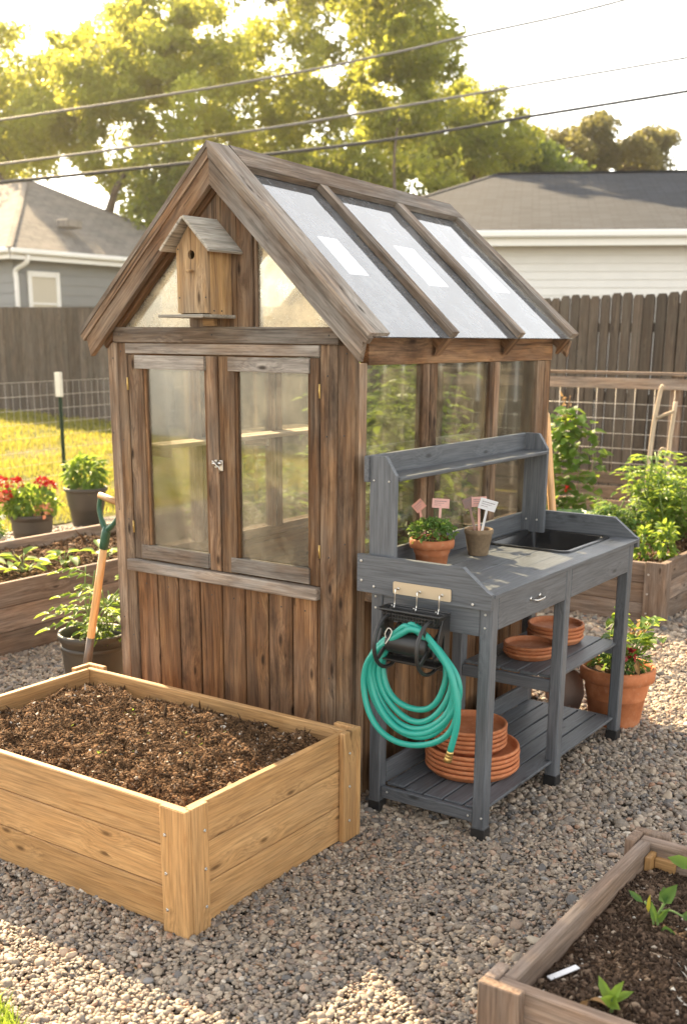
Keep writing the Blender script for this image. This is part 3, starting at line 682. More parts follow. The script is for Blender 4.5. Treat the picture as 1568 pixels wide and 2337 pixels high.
# climbing plants inside the greenhouse
def vine(name,x,y,h,n,label,lean=(0,0),L=.07,z0=0,mat='leafbright'):
    r=thing(name,label,'plant',(x,y,z0)); st=MB(); lf=MB()
    for k in range(3):
        top=(x+lean[0]+rnd.uniform(-.08,.08),y+lean[1]+rnd.uniform(-.1,.1),z0+h*rnd.uniform(.8,1)); pts=curve([(x,y,z0),(x+rnd.uniform(-.05,.05)+lean[0]*.4,y+rnd.uniform(-.06,.06),z0+h*.4),top],7); st.tube(pts,.0035,5)
        for p in pts[3:]:
            for _ in range(n//24+1):
                d=rdir(0); d.z*=.3; b=p+d*.02; e=b+d*rnd.uniform(.03,.08); leafpoly(lf,e,d+Vector((0,0,-.1)),(rdir(0)*.5+Vector((0,0,1))),L*rnd.uniform(.6,1.2),L*.7,.3,.25,rnd.random()); st.tube([p,e],.0012,4)
    st.build('stem',M['stemg'],r); lf.build('foliage',M[mat],r); return r
vine('climbing_plant',-.15,.36,1.45,110,'leafy green climber inside the greenhouse by the front right pane',(-.02,.03))
vine('climbing_plant',-.17,.8,1.15,110,'green climber inside the greenhouse behind the middle side pane')
vine('climbing_plant',-.30,1.2,1.05,90,'low leafy plant inside the greenhouse at its back right corner')

# ================================================================ BIRDHOUSE
bh=thing('birdhouse','small weathered wooden birdhouse mounted in the greenhouse gable','birdhouse',(-.60,-.09,1.745))
X0,X1,Y0,Y1=-.672,-.530,-.158,-.03
f=MB(); # front with hole : ring of quads round the hole
cx,czz,r=-.603,1.942,.0155; N=24; outl=[]
zt=2.052; zs=1.965
def inout(a):
    # outline point of pentagon front in direction a
    P=[(X1,1.748),(X1,zs),(cx,zt),(X0,zs),(X0,1.748)]
    dx,dz=math.cos(a),math.sin(a); best=None
    for i in range(5):
        (ax,az),(bx,bz)=P[i],P[(i+1)%5]; ex_,ez_=bx-ax,bz-az; den=dx*ez_-dz*ex_
        if abs(den)<1e-9: continue
        t=((ax-cx)*ez_-(az-czz)*ex_)/den; u_=((ax-cx)*dz-(az-czz)*dx)/den
        if t>0 and -1e-6<=u_<=1+1e-6 and (best is None or t<best): best=t
    return (cx+dx*best,czz+dz*best)
angs=sorted([2*math.pi*k/N for k in range(N)]+[math.atan2(z-czz,x-cx)%(2*math.pi) for x,z in ((X1,1.748),(X1,zs),(cx,zt),(X0,zs),(X0,1.748))])
vs=[];n=len(angs)
for a in angs: vs+=[(cx+r*math.cos(a),Y0,czz+r*math.sin(a)),(*[inout(a)[0]],Y0,inout(a)[1]),(cx+r*math.cos(a),Y0+.014,czz+r*math.sin(a)),(inout(a)[0],Y0+.014,inout(a)[1])]
fs=[]
for i in range(n):
    j=(i+1)%n; fs+=[(i*4,i*4+1,j*4+1,j*4),(i*4,j*4,j*4+2,i*4+2),(i*4+1,i*4+3,j*4+3,j*4+1),(i*4+3,i*4+2,j*4+2,j*4+3)]
f.add(vs,fs,[(v[2]+3,v[0]+5,v[1]) for v in vs],.55); f.build('front_panel',M['box'],bh)
b=MB(); b.box(X1-.014,X1,Y0+.0145,Y1,1.742,zs+.008,grain=2,tint=.75); b.box(X0,X0+.014,Y0+.0145,Y1,1.742,zs+.005,grain=2); b.build_each('side_panel',M['box'],bh)
MB().prism([(X0+.014,Y1-.012,1.748),(X1-.014,Y1-.012,1.748),(X1-.014,Y1-.012,zs),(cx,Y1-.012,zt-.004),(X0+.014,Y1-.012,zs)],(0,.012,0),ex=(0,0,1)).build('back_panel',M['box'],bh)
b=MB(); b.board((cx-.004,Y0-.03+.078,zt+.013),(cx-.004,Y0-.03+.079,zt+.013),.01,.01) if False else None
for sg,L in ((1,.165),(-1,.150)):
    d=Vector((sg*.715,0,-.70)).normalized(); n_=Vector((sg*.70,0,.715)); p=Vector((cx,(Y0+Y1)/2-.014,zt+.010)); 
    b.oriented(p+d*(L/2)+n_*(.004 if sg>0 else -.0005),Vector((0,1,0)),d,n_,Y1-Y0+.062,L,.010,ch=.0015,tint=.8)
b.build('roof',M['palegrey'],bh)
MB().box(X0-.055,X1+.012,Y0-.045,Y1+.02,1.732,1.743,grain=0,ch=.002,jit=.0008).build('floor_board',M['palegrey'],bh)
MB().box(-.612,-.592,Y0-.022,Y0-.001,1.884,1.893).build('perch_block',M['box'],bh)
MB().box(-.655,-.60,Y1-.02,-.029,1.706,1.731).box(X0+.02,X1-.02,Y1,-.029,1.75,1.93).build('mounting_cleat',M['box'],bh)
s=MB()
for x,z in ((X0+.008,1.962),(X0+.010,1.80),(X1-.010,1.80)): s.lathe([(.0028,0),(.0028,.0015),(0,.002)],(x,Y0,z),10,(0,-1,0))
for y in (Y0+.03,Y0+.07): s.lathe([(.0028,0),(.0028,.0015),(0,.002)],(X1,y,1.756),10,(1,0,0))
s.build_each('nail',M['black'],bh)

# ================================================================ CEDAR BED (foreground)
cb=thing('raised_bed','new golden cedar raised bed filled with fresh dark soil in the foreground','raised bed',(-.47,-.66,0))
BX0,BX1,BY0,BY1,BH=-1.12,.150,-1.085,-.255,.388
T=.024
def bedwalls(r,x0,x1,y0,y1,h,mat,n=3,t=.024,z0=0,jit=.0003,ch=.003):
    mb=MB(); hh=h/n
    for i in range(n):
        a,bz=z0+i*hh+.0012,z0+(i+1)*hh-.0012
        mb.box(x0,x1,y0,y0+t,a,bz,grain=0,ch=ch,jit=jit); mb.box(x0,x1,y1-t,y1,a,bz,grain=0,ch=ch,jit=jit)
        mb.box(x0,x0+t,y0+t+.0005,y1-t-.0005,a,bz,grain=1,ch=ch,jit=jit); mb.box(x1-t,x1,y0+t+.0005,y1-t-.0005,a,bz,grain=1,ch=ch,jit=jit)
    return mb.build('side_boards',mat,r)
bedwalls(cb,BX0,BX1,BY0,BY1,BH,M['cedar'])
def cornerpost(r,x,y,sx,sy,h,mat,wd=.075,t=.024,z0=0):
    m=MB(); a=x+sx*.0005; b=x-sx*wd; m.box(min(x+sx*t,b),max(x+sx*t,b),min(y+sy*.0008,y+sy*t),max(y+sy*.0008,y+sy*t),z0,z0+h,grain=2,ch=.003,jit=.0004)
    c=y-sy*wd; m.box(min(x+sx*.0008,x+sx*t),max(x+sx*.0008,x+sx*t),min(y-sy*.0005,c),max(y-sy*.0005,c),z0,z0+h,grain=2,ch=.003,jit=.0004)
    return m.build('corner_post',mat,r)
def screws(r,pts,ax,mat='steel',rad=.0052):
    proto=None
    for p in pts:
        if proto is None:
            m=MB(); m.lathe([(rad,0),(rad,.0012),(rad*.8,.0026),(rad*.3,.003),(rad*.3,.002),(0,.002)],p,14,ax); proto=m.build('screw',M[mat],r,origin=p); proto['_']=0; del proto['_']
        else:
            c=proto.copy(); col.objects.link(c); c.parent=r; c.location=Vector(p)-WL[r]; WL[c]=Vector(p)
for x,y,sx,sy in ((BX1,BY0,1,-1),(BX1,BY1,1,1),(BX0,BY0,-1,-1),(BX0,BY1,-1,1)): cornerpost(cb,x,y,sx,sy,BH+.008,M['cedar'])
screws(cb,[(BX1-.055,BY0-.0245,z) for z in (.31,.19,.075)],(0,-1,0))
screws(cb,[(BX1+.0245,BY0+.055,z) for z in (.315,.195,.075)]+[(BX1+.0245,BY1-.045,z) for z in (.32,.20,.075)],(1,0,0))
def soilbed(name,x0,x1,y0,y1,zf,n,s,label,dark=False,grid=48,keep=None):
    xs=np.linspace(x0,x1,grid);ys=np.linspace(y0,y1,grid);X,Y=np.meshgrid(xs,ys); Z=zf(X,Y); bv=np.stack([X.ravel(),Y.ravel(),Z.ravel()],1)
    bf=[(j*grid+i,j*grid+i+1,(j+1)*grid+i+1,(j+1)*grid+i) for j in range(grid-1) for i in range(grid-1)]
    x=rs.uniform(x0+s,x1-s,n);y=rs.uniform(y0+s,y1-s,n); z=zf(x,y)+rs.uniform(-.3,.9,n)*s; P=np.stack([x,y,z],1)
    f=np.exp(rs.normal(0,.38,n)); fib=rs.uniform(0,1,n)<.22; k=np.where(fib,2.6,1.)*np.where(rs.uniform(0,1,n)>.985,2.4,1)
    scl=np.stack([s*f*k*rs.uniform(.8,1.3,n),s*f*np.where(fib,.35,.8),s*f*np.where(fib,.3,.65)],1); rot=np.stack([rs.normal(0,.6,n),rs.normal(0,.6,n),rs.uniform(0,6.28,n)],1)
    if keep is not None: kk=frustum_keep(P,1.2); P,scl,rot=P[kk],scl[kk],rot[kk]
    return grit_object(name,bv,bf,P,rot,scl,M['soil'],GD if dark else GC,((x0+x1)/2,(y0+y1)/2,float(Z.min())),label)
def zcedar(x,y):
    e=np.minimum(np.minimum(x-BX0-T,BX1-T-x),np.minimum(y-BY0-T,BY1-T-y)); e=np.clip(e/.16,0,1)
    return .318+.045*e**.7+.020*vnoise(x,y,11,1.1)+.016*vnoise(x,y,12,2.2)+.016*vnoise(y+.3,x,17,3.1)-.018*abs(vnoise(x,y,15,4.5))+.009*vnoise(x,y,16,9)+.009*vnoise(y,x,19,8)
soilbed('bed_soil',BX0+T,BX1-T,BY0+T,BY1-T,zcedar,90000,.0042,'crumbly dark brown soil mounded in the new golden cedar bed',grid=90)
m=MB(); m.lathe([(0,0),(.017,.001),(.022,.007),(.020,.012),(.010,.016),(0,.017)],(.985,-.545,.0),14,sx=1.25,sy=.8,wob=.1,capb=False); tag(m.build('flat_stone',M['stonepale']),'larger pale flat stone lying among the gravel pebbles','stone')
wd=MB()
for _ in range(16):
    x,y=rnd.uniform(-.75,-.1),rnd.uniform(-.9,-.45); z=float(zcedar(np.array([x]),np.array([y]))[0])
    for k in range(4): leafpoly(wd,(x,y,z),rdir(1.5),(0,0,1),.016,.008,.3,.2,rnd.random())
tag(wd.build('weed_sprouts',M['leafbright']),'tiny green weed sprouts scattered on the cedar bed soil','weeds',None,'stuff')

# ================================================================ POTTING BENCH
pb=thing('potting_bench','grey stained potting bench with sink and shelves along the greenhouse side','potting bench',(.31,.59,0))
LW=.046; LX=(.085,.508); LYS=(-.045,.545,1.175); TOP=.871
leg0=None
for y in LYS:
    for x in LX:
        for nm,z0,z1,mt,g in (('leg',.04,TOP-.0135,'paint',0),('foot_cap',0,.045,'black',.0025)):
            MB().box(x-g,x+LW+g,y-g,y+LW+g,z0,z1,grain=2,ch=.004 if nm=='leg' else .003).build(nm,M[mt],pb)
# worktop: three boards with a cut-out for the sink
SX0,SX1,SY0,SY1=.115,.440,.775,1.185
w_=MB()
ye=1.235; ys0=-.052
w_.box(.425-.0,.562,ys0,ye,TOP-.013,TOP,ch=.003) if False else None
def topboard(x0,x1):
    segs=[(ys0,ye)]
    if x1>SX0 and x0<SX1:
        if x0>=SX0 and x1<=SX1: segs=[(ys0,SY0),(SY1,ye)]
    for a,b in segs: w_.box(x0,x1,a,b,TOP-.013,TOP,grain=1,ch=.0012)
for a,b in ((.060,SX0),(SX0,.208),(.210,.340),(.342,SX1),(SX1,.566)): topboard(a,b)
w_.build('worktop',M['paint'],pb)
s=MB()
def rrect(x0,x1,y0,y1,r,z,k=6):
    o=[]
    for cx_,cy_,a0 in ((x1-r,y1-r,0),(x0+r,y1-r,90),(x0+r,y0+r,180),(x1-r,y0+r,270)):
        for i in range(k+1): a=R(a0+90*i/k); o.append((cx_+r*math.cos(a),cy_+r*math.sin(a),z))
    return o
rings=[rrect(SX0-.022,SX1+.022,SY0-.022,SY1+.022,.035,TOP+.0015),rrect(SX0-.020,SX1+.020,SY0-.020,SY1+.020,.034,TOP+.007),rrect(SX0-.006,SX1+.006,SY0-.006,SY1+.006,.030,TOP+.0075),rrect(SX0+.003,SX1-.003,SY0+.003,SY1-.003,.028,TOP+.001),rrect(SX0+.014,SX1-.014,SY0+.014,SY1-.014,.035,TOP-.115),rrect(SX0+.04,SX1-.04,SY0+.04,SY1-.04,.03,TOP-.13)]
vs=[p for r_ in rings for p in r_]; n=len(rings[0]); fs=[(i*n+k,i*n+(k+1)%n,(i+1)*n+(k+1)%n,(i+1)*n+k) for i in range(len(rings)-1) for k in range(n)]+[tuple((len(rings)-1)*n+k for k in range(n))]
s.add(vs,fs,smooth=True); s.build('sink_tub',M['blackgloss'],pb)
# end panels with sloped corner
def endpanel(y0,y1,nm,zb):
    MB().prism([(.045,y0,zb),(.563,y0,zb),(.563,y0,TOP+.003),(.545,y0,TOP+.012),(.455,y0,.952),(.045,y0,.952)],(0,y1-y0,0),ex=(1,0,0)).build(nm,M['paint'],pb)
endpanel(-.074,-.0525,'end_panel',.822); endpanel(1.236,1.257,'end_panel',.835)
MB().box(.060,.078,ys0+.001,1.235,TOP+.0005,.948,grain=1).build('back_board',M['paint'],pb)
# aprons
a=MB(); a.box(LX[0]+LW+.001,LX[1]-.001,-.040,-.020,.722,.8215,grain=0); a.box(LX[0]+LW+.001,LX[1]-.001,1.20,1.218,.735,.857,grain=0); a.box(.09,.105,0,1.17,.75,.857,grain=1); a.build('apron',M['paint'],pb)
for y0,y1 in ((.003,.541),(.594,1.172)): MB().box(.531,.553,y0,y1,.742,.857,grain=1,ch=.002).build('drawer_front',M['paint'],pb)
h=MB(); h.tube(curve([(.553,.245,.803),(.572,.247,.800),(.576,.262,.798),(.576,.300,.798),(.572,.315,.800),(.553,.317,.803)],6),.0035,8); 
for y in (.245,.317): h.lathe([(.008,0),(.008,.002),(.004,.004)],(.553,y,.803),12,(1,0,0))
h.build('drawer_handle',M['steel'],pb)
# uprights and top shelf
UZ=1.287
for y0,y1 in ((-.051,-.033),(1.137,1.157)):
    MB().prism([(.079,y0,TOP+.001),(.180,y0,TOP+.001),(.180,y0,1.225),(.140,y0,UZ-.002),(.132,y0,UZ),(.079,y0,UZ)],(0,y1-y0,0),ex=(0,0,1)).build('shelf_upright',M['paint'],pb)
MB().box(.060,.0785,-.062,1.158,1.198,UZ-.001,grain=1,ch=.002).build('shelf_back_board',M['paint'],pb)
MB().box(.0795,.188,-.0325,1.1365,1.205,1.219,grain=1,ch=.003).build('top_shelf',M['paint'],pb)
# low shelf
SZ=.105
r_=MB(); r_.box(LX[0]+LW+.001,LX[1]-.001,-.038,-.018,.058,.1015,grain=0,ch=.003); r_.box(LX[0]+LW+.001,LX[1]-.001,1.178,1.198,.058,.1015,grain=0); r_.box(.15,.50,.56,.58,.06,.092,grain=0); r_.build_each('shelf_rail',M['paint'],pb)
xs=[.133,.215,.297,.379,.461]
for i,x in enumerate(xs):
    MB().box(x,x+.074,-.012 if i>0 else .004,1.172,SZ-.012,SZ,grain=1,ch=.002).build('shelf_slat',M['paint'],pb)
MB().box(.112,.1315,.004,1.17,SZ-.002,SZ+.078,grain=1,ch=.003).build('shelf_kickboard',M['paint'],pb)
MZ=.435
r_=MB(); r_.box(LX[0]+LW+.001,LX[1]-.001,.548,.566,MZ-.060,MZ-.0125,grain=0,ch=.003); r_.box(LX[0]+LW+.001,LX[1]-.001,1.178,1.196,MZ-.055,MZ-.0125,grain=0); r_.build_each('shelf_rail',M['paint'],pb)
for x in (.133,.213,.293,.373,.453):
    MB().box(x,x+.073,.568,1.215 if x>.3 else 1.17,MZ-.012,MZ,grain=1,ch=.002).build('shelf_slat',M['paint'],pb)
screws(pb,[(.062,-.0745,.93),(.064,-.0745,.862),(.115,-.0745,.846),(.497,-.0745,.836)],(0,-1,0),rad=.0048)
screws(pb,[(.105,-.0455,.805),(.105,-.0455,.765),(.530,-.0455,.800),(.530,-.0455,.755),(.16,-.0385,.085),(.49,-.0385,.08),(.545,-.0455,.085)],(0,-1,0),rad=.0044)
screws(pb,[(.095,-.0515,1.205),(.155,-.0515,1.205)],(0,-1,0),rad=.0035)
screws(pb,[(.100,1.1365,.925),(.150,1.1365,.925)],(0,-1,0),rad=.0045)
# hook strip
m=MB(); pts=rrect(.195,.418,0,.042,.005,0,3); m.prism([(x,-.0755,.833+y) for x,y,_ in pts],(0,-.003,0)); m.build('hook_strip',M['beige_metal'],pb)
for x in (.215,.300,.385):
    m=MB(); z=.852; m.lathe([(.005,0),(.005,.002),(.002,.003)],(x,-.0785,z),10,(0,-1,0)); m.tube(curve([(x,-.079,z),(x,-.094,z+.001),(x+.001,-.098,z-.012),(x,-.098,z-.045),(x,-.104,z-.060),(x,-.113,z-.060),(x,-.116,z-.048)],5),.0024,8); m.build('hook',M['steel'],pb)

# ================================================================ HOSE REEL + HOSE
hr=thing('hose_reel','black plastic hose reel hanging from the hook strip on the bench end','hose reel',(.31,-.11,.56))
b=MB() # tray
tz=.798
tr=[rrect(.195,.430,-.170,-.100,.012,tz,4),rrect(.200,.425,-.165,-.104,.010,tz-.004,4),rrect(.212,.413,-.155,-.108,.010,tz-.034,4)]
vs=[p for q in tr for p in q];n=len(tr[0]); fs=[(i*n+k,i*n+(k+1)%n,(i+1)*n+(k+1)%n,(i+1)*n+k) for i in range(2) for k in range(n)]+[tuple(2*n+k for k in range(n))]
b.add(vs,fs); b.tube([p for p in rrect(.193,.432,-.172,-.098,.013,tz+.002,4)],.0042,6,closed=True)
for k in range(18): x=.215+k*.0113; b.box(x,x+.004,-.171,-.1665,tz-.031,tz-.006,ch=.0005)
for z in (tz-.012,tz-.024): b.box(.21,.415,-.1725,-.167,z,z+.003,ch=.0005)
b.build('storage_tray',M['black'],hr)
b=MB() # frame
for x in (.200,.418):
    b.board((x,-.100,tz),(x,-.100,.60),.035,.006,up=(1,0,0)); b.board((x,-.118,tz-.02),(x,-.165,.668),.030,.007,up=(1,0,0))
b.box(.20,.42,-.103,-.097,.745,.79,ch=.002); b.box(.20,.42,-.103,-.097,.60,.635,ch=.002); b.box(.203,.415,-.158,-.100,.622,.628,ch=.001)
b.tube([(.196,-.16,.692),(.423,-.16,.692)],.008,12)
b.build('bracket',M['black'],hr)
b=MB(); b.lathe([(.0,0),(.036,.0),(.037,.004),(.037,.150),(.036,.154),(0,.154)],(.238,-.16,.692),32,(1,0,0)); b.tube([(.236,-.16+.02,.73),(.382,-.16+.02,.73)],.003,6); b.build('drum',M['black'],hr)
for x in (.232,.394):
    b=MB(); ring=[(x,-.16+.089*math.cos(a),.692+.089*math.sin(a)) for a in np.linspace(0,2*math.pi,40,endpoint=False)]; b.tube(ring,.0068,10,closed=True)
    for k in range(4):
        a=R(35+90*k); b.board((x,-.16+.012*math.cos(a),.692+.012*math.sin(a)),(x,-.16+.080*math.cos(a),.692+.080*math.sin(a)),.016,.006,up=(1,0,0),ch=.002)
    b.lathe([(.016,-.008),(.018,-.004),(.018,.006),(.014,.010),(0,.010)],(x,-.16,.692),20,(1,0,0)); b.build('reel_wheel',M['black'],hr)
b=MB(); b.tube(curve([(.402,-.16,.692),(.412,-.163,.664),(.424,-.166,.662)],4),.008,10); b.lathe([(.012,0),(.012,.018),(0,.02)],(.418,-.166,.662),14,(1,0,0)); b.build('hose_connector',M['black'],hr)
gh=thing('garden_hose','coiled teal garden hose hanging from the black reel on the bench','hose',(.31,-.16,.28))
hz=MB(); hp=[]
def loop(cx_,w0,zt_,zb_,y0,y1,ph,skew=0):
    o=[]
    for k in range(20):
        a=math.pi/2-2*math.pi*k/20; wq=w0*(1+.0*math.sin(a)); zz=(zt_+zb_)/2+(zt_-zb_)/2*math.sin(a)
        # flatten the top over the drum
        xx=cx_+skew*(.5-.5*math.sin(a))+wq*math.cos(a)*(1.0 if math.sin(a)<0 else (1-.62*max(0,math.sin(a))**2.2)); o.append((xx+.006*math.sin(2*a+ph*1.9),y0+(y1-y0)*k/20+.005*math.sin(3*a+ph),zz+.006*math.sin(3*a+ph*2.3)))
    return o
specs=[(.318,.122,.742,.455,-.135,-.142,0,.004),(.322,.138,.748,.425,-.142,-.150,1,.002),(.325,.152,.752,.400,-.150,-.158,2,.006),(.326,.168,.756,.372,-.158,-.166,3,.0),(.330,.174,.758,.392,-.168,-.172,4,.006),(.326,.184,.752,.345,-.176,-.182,5,.008)]
for sp in specs: hp+=loop(*sp)
hp+=[(.34,-.186,.752),(.40,-.19,.735),(.482,-.196,.65),(.515,-.198,.56),(.522,-.198,.47),(.500,-.198,.365)]
hz.tube(curve(hp,6),.0106,12,tint=.5); hz.build('hose_tube',M['hose'],gh)
b=MB(); d=(Vector((.500,-.198,.365))-Vector((.519,-.198,.44))).normalized(); b.lathe([(.0112,-.004),(.0122,0),(.0122,.006),(.0108,.008),(.0126,.011),(.0126,.016),(.011,.018),(.0132,.021),(.0136,.034),(.012,.036),(.008,.036),(.008,.02)],(.500,-.198,.365),20,d); b.build('hose_coupling',M['brass'],gh)
b=MB(); b.tube(curve([(.240,-.185,.70),(.243,-.20,.725),(.252,-.195,.745),(.262,-.19,.735),(.258,-.195,.715),(.244,-.20,.69)],5),.0018,6); b.build('tie_cord',M['cap'],gh)

# ================================================================ SAUCERS
def saucer_mesh(r,h=.030):
    m=MB(); m.lathe([(r*.82,0),(r*.86,.002),(r*.90,.006),(r*.955,h*.55),(r*.985,h*.62),(r,h*.72),(r,h*.92),(r-.002,h),(r-.009,h),(r-.011,h-.003),(r*.90,.012),(r*.86,.009),(0,.0085)],(0,0,0),56,wob=.002); return m
ordn=['top','second from top','third from top','fourth from top','fifth from top','sixth from top']
def stack(x,y,z,r,n,dz,h,where,grp,first=None):
    objs=[]
    for k in range(n):
        zz=z+k*dz
        if not objs:
            o=saucer_mesh(r,h).build('terracotta_saucer',M['terra'],origin=(0,0,0)); o.location=(x,y,zz)
        else:
            o=objs[0].copy(); col.objects.link(o); o.location=(x+rnd.uniform(-.002,.002),y+rnd.uniform(-.002,.002),zz); o.rotation_euler=(rnd.uniform(-.006,.006),rnd.uniform(-.006,.006),rnd.uniform(0,6))
        i=n-1-k; nm='bottom' if k==0 else ordn[i]
        tag(o,f'{nm} terracotta saucer of {where}','saucer',grp); objs.append(o); WL[o]=Vector(o.location)
    return z+(n-1)*dz
zt=stack(.322,.30,SZ,.176,5,.0180,.034,'the wide stack on the low bench shelf','wide saucers on the low bench shelf')
stack(.305,.305,zt+.0115,.140,5,.0172,.031,'the smaller stack resting on the wide saucers','smaller saucers resting on the wide stack')
stack(.315,.775,MZ,.107,3,.0150,.028,'the near stack on the middle bench shelf','saucers in the near stack of the middle shelf')
stack(.300,1.055,MZ,.118,4,.0165,.030,'the far stack on the middle bench shelf','saucers in the far stack of the middle shelf')

# ================================================================ POTS ON THE BENCH
px,py=.172,.215
pp=thing('potted_herb','small terracotta pot of bushy green herb on the bench top','potted plant',(px,py,TOP))
m=MB(); m.lathe(pot_profile(.080,.052,.108,.007,.032,.008),(px,py,TOP),48); m.build('pot',M['terra'],pp); soil_disc(.07,TOP+.092,(px,py)).build('soil',M['soil'],pp)
m=MB(); bush(m,(px,py,TOP+.128),(.085,.085,.045),620,.017,.012,.7,shell=.25); m.build('foliage',M['leafgreen'],pp)
px2,py2=.190,.535
p2=thing('peat_pot','brown fibre pot standing on the bench top beside the herb pot','pot',(px2,py2,TOP))
m=MB(); m.lathe([(0,0),(.036,0),(.038,.004),(.052,.082),(.055,.084),(.0555,.097),(.053,.101),(.048,.101),(.047,.09),(.035,.02),(0,.015)],(px2,py2,TOP),40,wob=.012,capb=False); m.build('pot_body',M['peat'],p2); soil_disc(.046,TOP+.082,(px2,py2)).build('soil',M['crumb'] if False else M['soil'],p2)
def marker(p0,p1,wd,ht,matn,label,yaw=0,roll=0):
    r=thing('plant_marker',label,'plant marker',p0); p0,p1=Vector(p0),Vector(p1); d=(p1-p0).normalized(); s_=Vector((math.cos(yaw),math.sin(yaw),0)); s_=(s_-d*s_.dot(d)).normalized(); n_=s_.cross(d)
    m=MB(); m.oriented((p0+p1)/2,d,s_,n_,(p1-p0).length,.009,.003,ch=.0008); s2=(s_*math.cos(roll)+d*math.sin(roll)); d2=(d*math.cos(roll)-s_*math.sin(roll)); c=p1+d*ht*.42
    fr=[(-1,-1),(1,-1),(1,1),(-1,1)]
    m.oriented(c,s2,d2,n_,wd,ht,.0026,ch=.001)
    for q in (-1,1): m.oriented(c+d2*q*(ht/2-.0018),s2,d2,n_,wd,.0028,.0042,ch=.0006); m.oriented(c+s2*q*(wd/2-.0018),d2,s2,n_,ht-.006,.0028,.0042,ch=.0006)
    m.build('marker_body',M[matn],r)
    t=MB()
    for k,(o_,l) in enumerate(((.22,.62),(.02,.5),(-.18,.36))):
        x=-wd*.36
        while x<-wd*.36+wd*l*1.1:
            q=rnd.uniform(.002,.0055); t.oriented(c+s2*(x+q/2)+d2*ht*o_-n_*(-.0016 if n_.y<0 else .0016),s2,d2,n_,q,.0018 if k else .0028,.0004,ch=0.0001); x+=q+.0012
    t.build('faded_writing',M['ink'],r)
marker((px-.020,py-.01,TOP+.10),(px-.048,py-.01,TOP+.205),.042,.036,'copper','small tilted copper pink marker at the left of the herb pot',.55,.5)
marker((px+.005,py+.035,TOP+.10),(px+.002,py+.05,TOP+.212),.062,.034,'pinktag','wide pink marker standing upright in the herb pot',.55,0)
marker((px2-.006,py2,TOP+.06),(px2-.038,py2-.008,TOP+.180),.044,.040,'browntag','dark brown marker leaning left in the fibre pot',.55,.12)
marker((px2,py2+.004,TOP+.06),(px2-.008,py2+.01,TOP+.185),.058,.038,'pinktag','pale pink marker in the middle of the fibre pot',.6,.02)
marker((px2+.012,py2-.01,TOP+.06),(px2+.040,py2-.018,TOP+.180),.068,.042,'whitetag','white marker leaning right in the fibre pot',.65,-.14)

# ================================================================ SHOVELS
def tool_d(name,label):
    r=thing(name,label,'shovel',(-1.45,.05,0)); s0=Vector((-1.528,.05,.06)); s1=Vector((-1.338,.06,.815))
    MB().tube([s0+(s1-s0)*t for t in (0,.25,.5,.75,1)],[.0165,.0165,.017,.017,.0165],14).build('shaft',M['handle'],r)
    d=(s1-s0).normalized(); side=Vector((.82,.0,.0))+Vector((0,-.1,-.12)); side=side.normalized()
    m=MB(); m.lathe([(.0185,-.0),(.020,.03),(.019,.075),(.014,.10)],s1-d*.02,16,d,capt=True)
    y=s1+d*.07; gl=s1+d*.200-side*.066; gr=s1+d*.200+side*.066
    m.tube(curve([y-d*.01,y+d*.03-side*.040,y+d*.075-side*.066,gl],6),[.013]*6+[.0105]*12+[.012],10); m.tube(curve([y-d*.01,y+d*.03+side*.040,y+d*.075+side*.066,gr],6),[.013]*6+[.0105]*12+[.012],10); m.build('yoke',M['greenpaint'],r)
    MB().tube([gl-side*.006,gl+(gr-gl)*.5,gr+side*.006],[.0145,.0155,.0145],14).build('grip',M['handle'],r)
    m=MB(); b0=s0+d*.16; m.lathe([(.018,0),(.0185,.08),(.0172,.18)],b0-d*.0,14,d,capt=True)
    m.build('socket',M['bladesteel'],r)
    m=MB(); q=s0; m.prism([q+Vector((-.07,0,.12)),q+Vector((-.075,0,.02)),q+Vector((-.06,0,-.03)),q+Vector((0,0,-.058)),q+Vector((.06,0,-.03)),q+Vector((.075,0,.02)),q+Vector((.07,0,.12))],(0,.003,0)); m.build('blade',M['bladesteel'],r)
tool_d('digging_spade','wooden handled spade with green D grip leaning on the greenhouse front left corner')
r=thing('long_handled_shovel','long wooden handled shovel leaning behind the far end of the bench','shovel',(.12,1.55,0))
s0=Vector((.165,1.46,.22)); s1=Vector((-.045,1.60,1.345)); d=(s1-s0).normalized()
MB().tube([s0+(s1-s0)*t for t in (0,.3,.6,.85,.97,.993,1)],[.0175,.0175,.018,.018,.018,.015,.008],14).build('shaft',M['handle'],r)
m=MB(); m.lathe([(.020,0),(.022,.05),(.0195,.22)],s0-d*.03,14,d,capt=True); side=Vector((.8,.6,0)); nn=side.cross(d).normalized(); c=s0-d*.03
vs=[];g_=[]
prof=[(-.0,.045),(-.03,.088),(-.12,.092),(-.18,.07),(-.225,.03),(-.24,.004)]
for t_,hw in prof:
    for k in range(7): u_=-1+2*k/6; vs.append(c+d*t_+side*hw*u_+nn*(.028*(u_*u_)-.012))
fs=[(i*7+k,i*7+k+1,(i+1)*7+k+1,(i+1)*7+k) for i in range(5) for k in range(6)]; nb=len(vs); vs+= [v-nn*.002 for v in vs]; fs+=[tuple(nb+i for i in f[::-1]) for f in fs]
m.add(vs,fs,smooth=True); m.build('blade',M['bladesteel'],r)

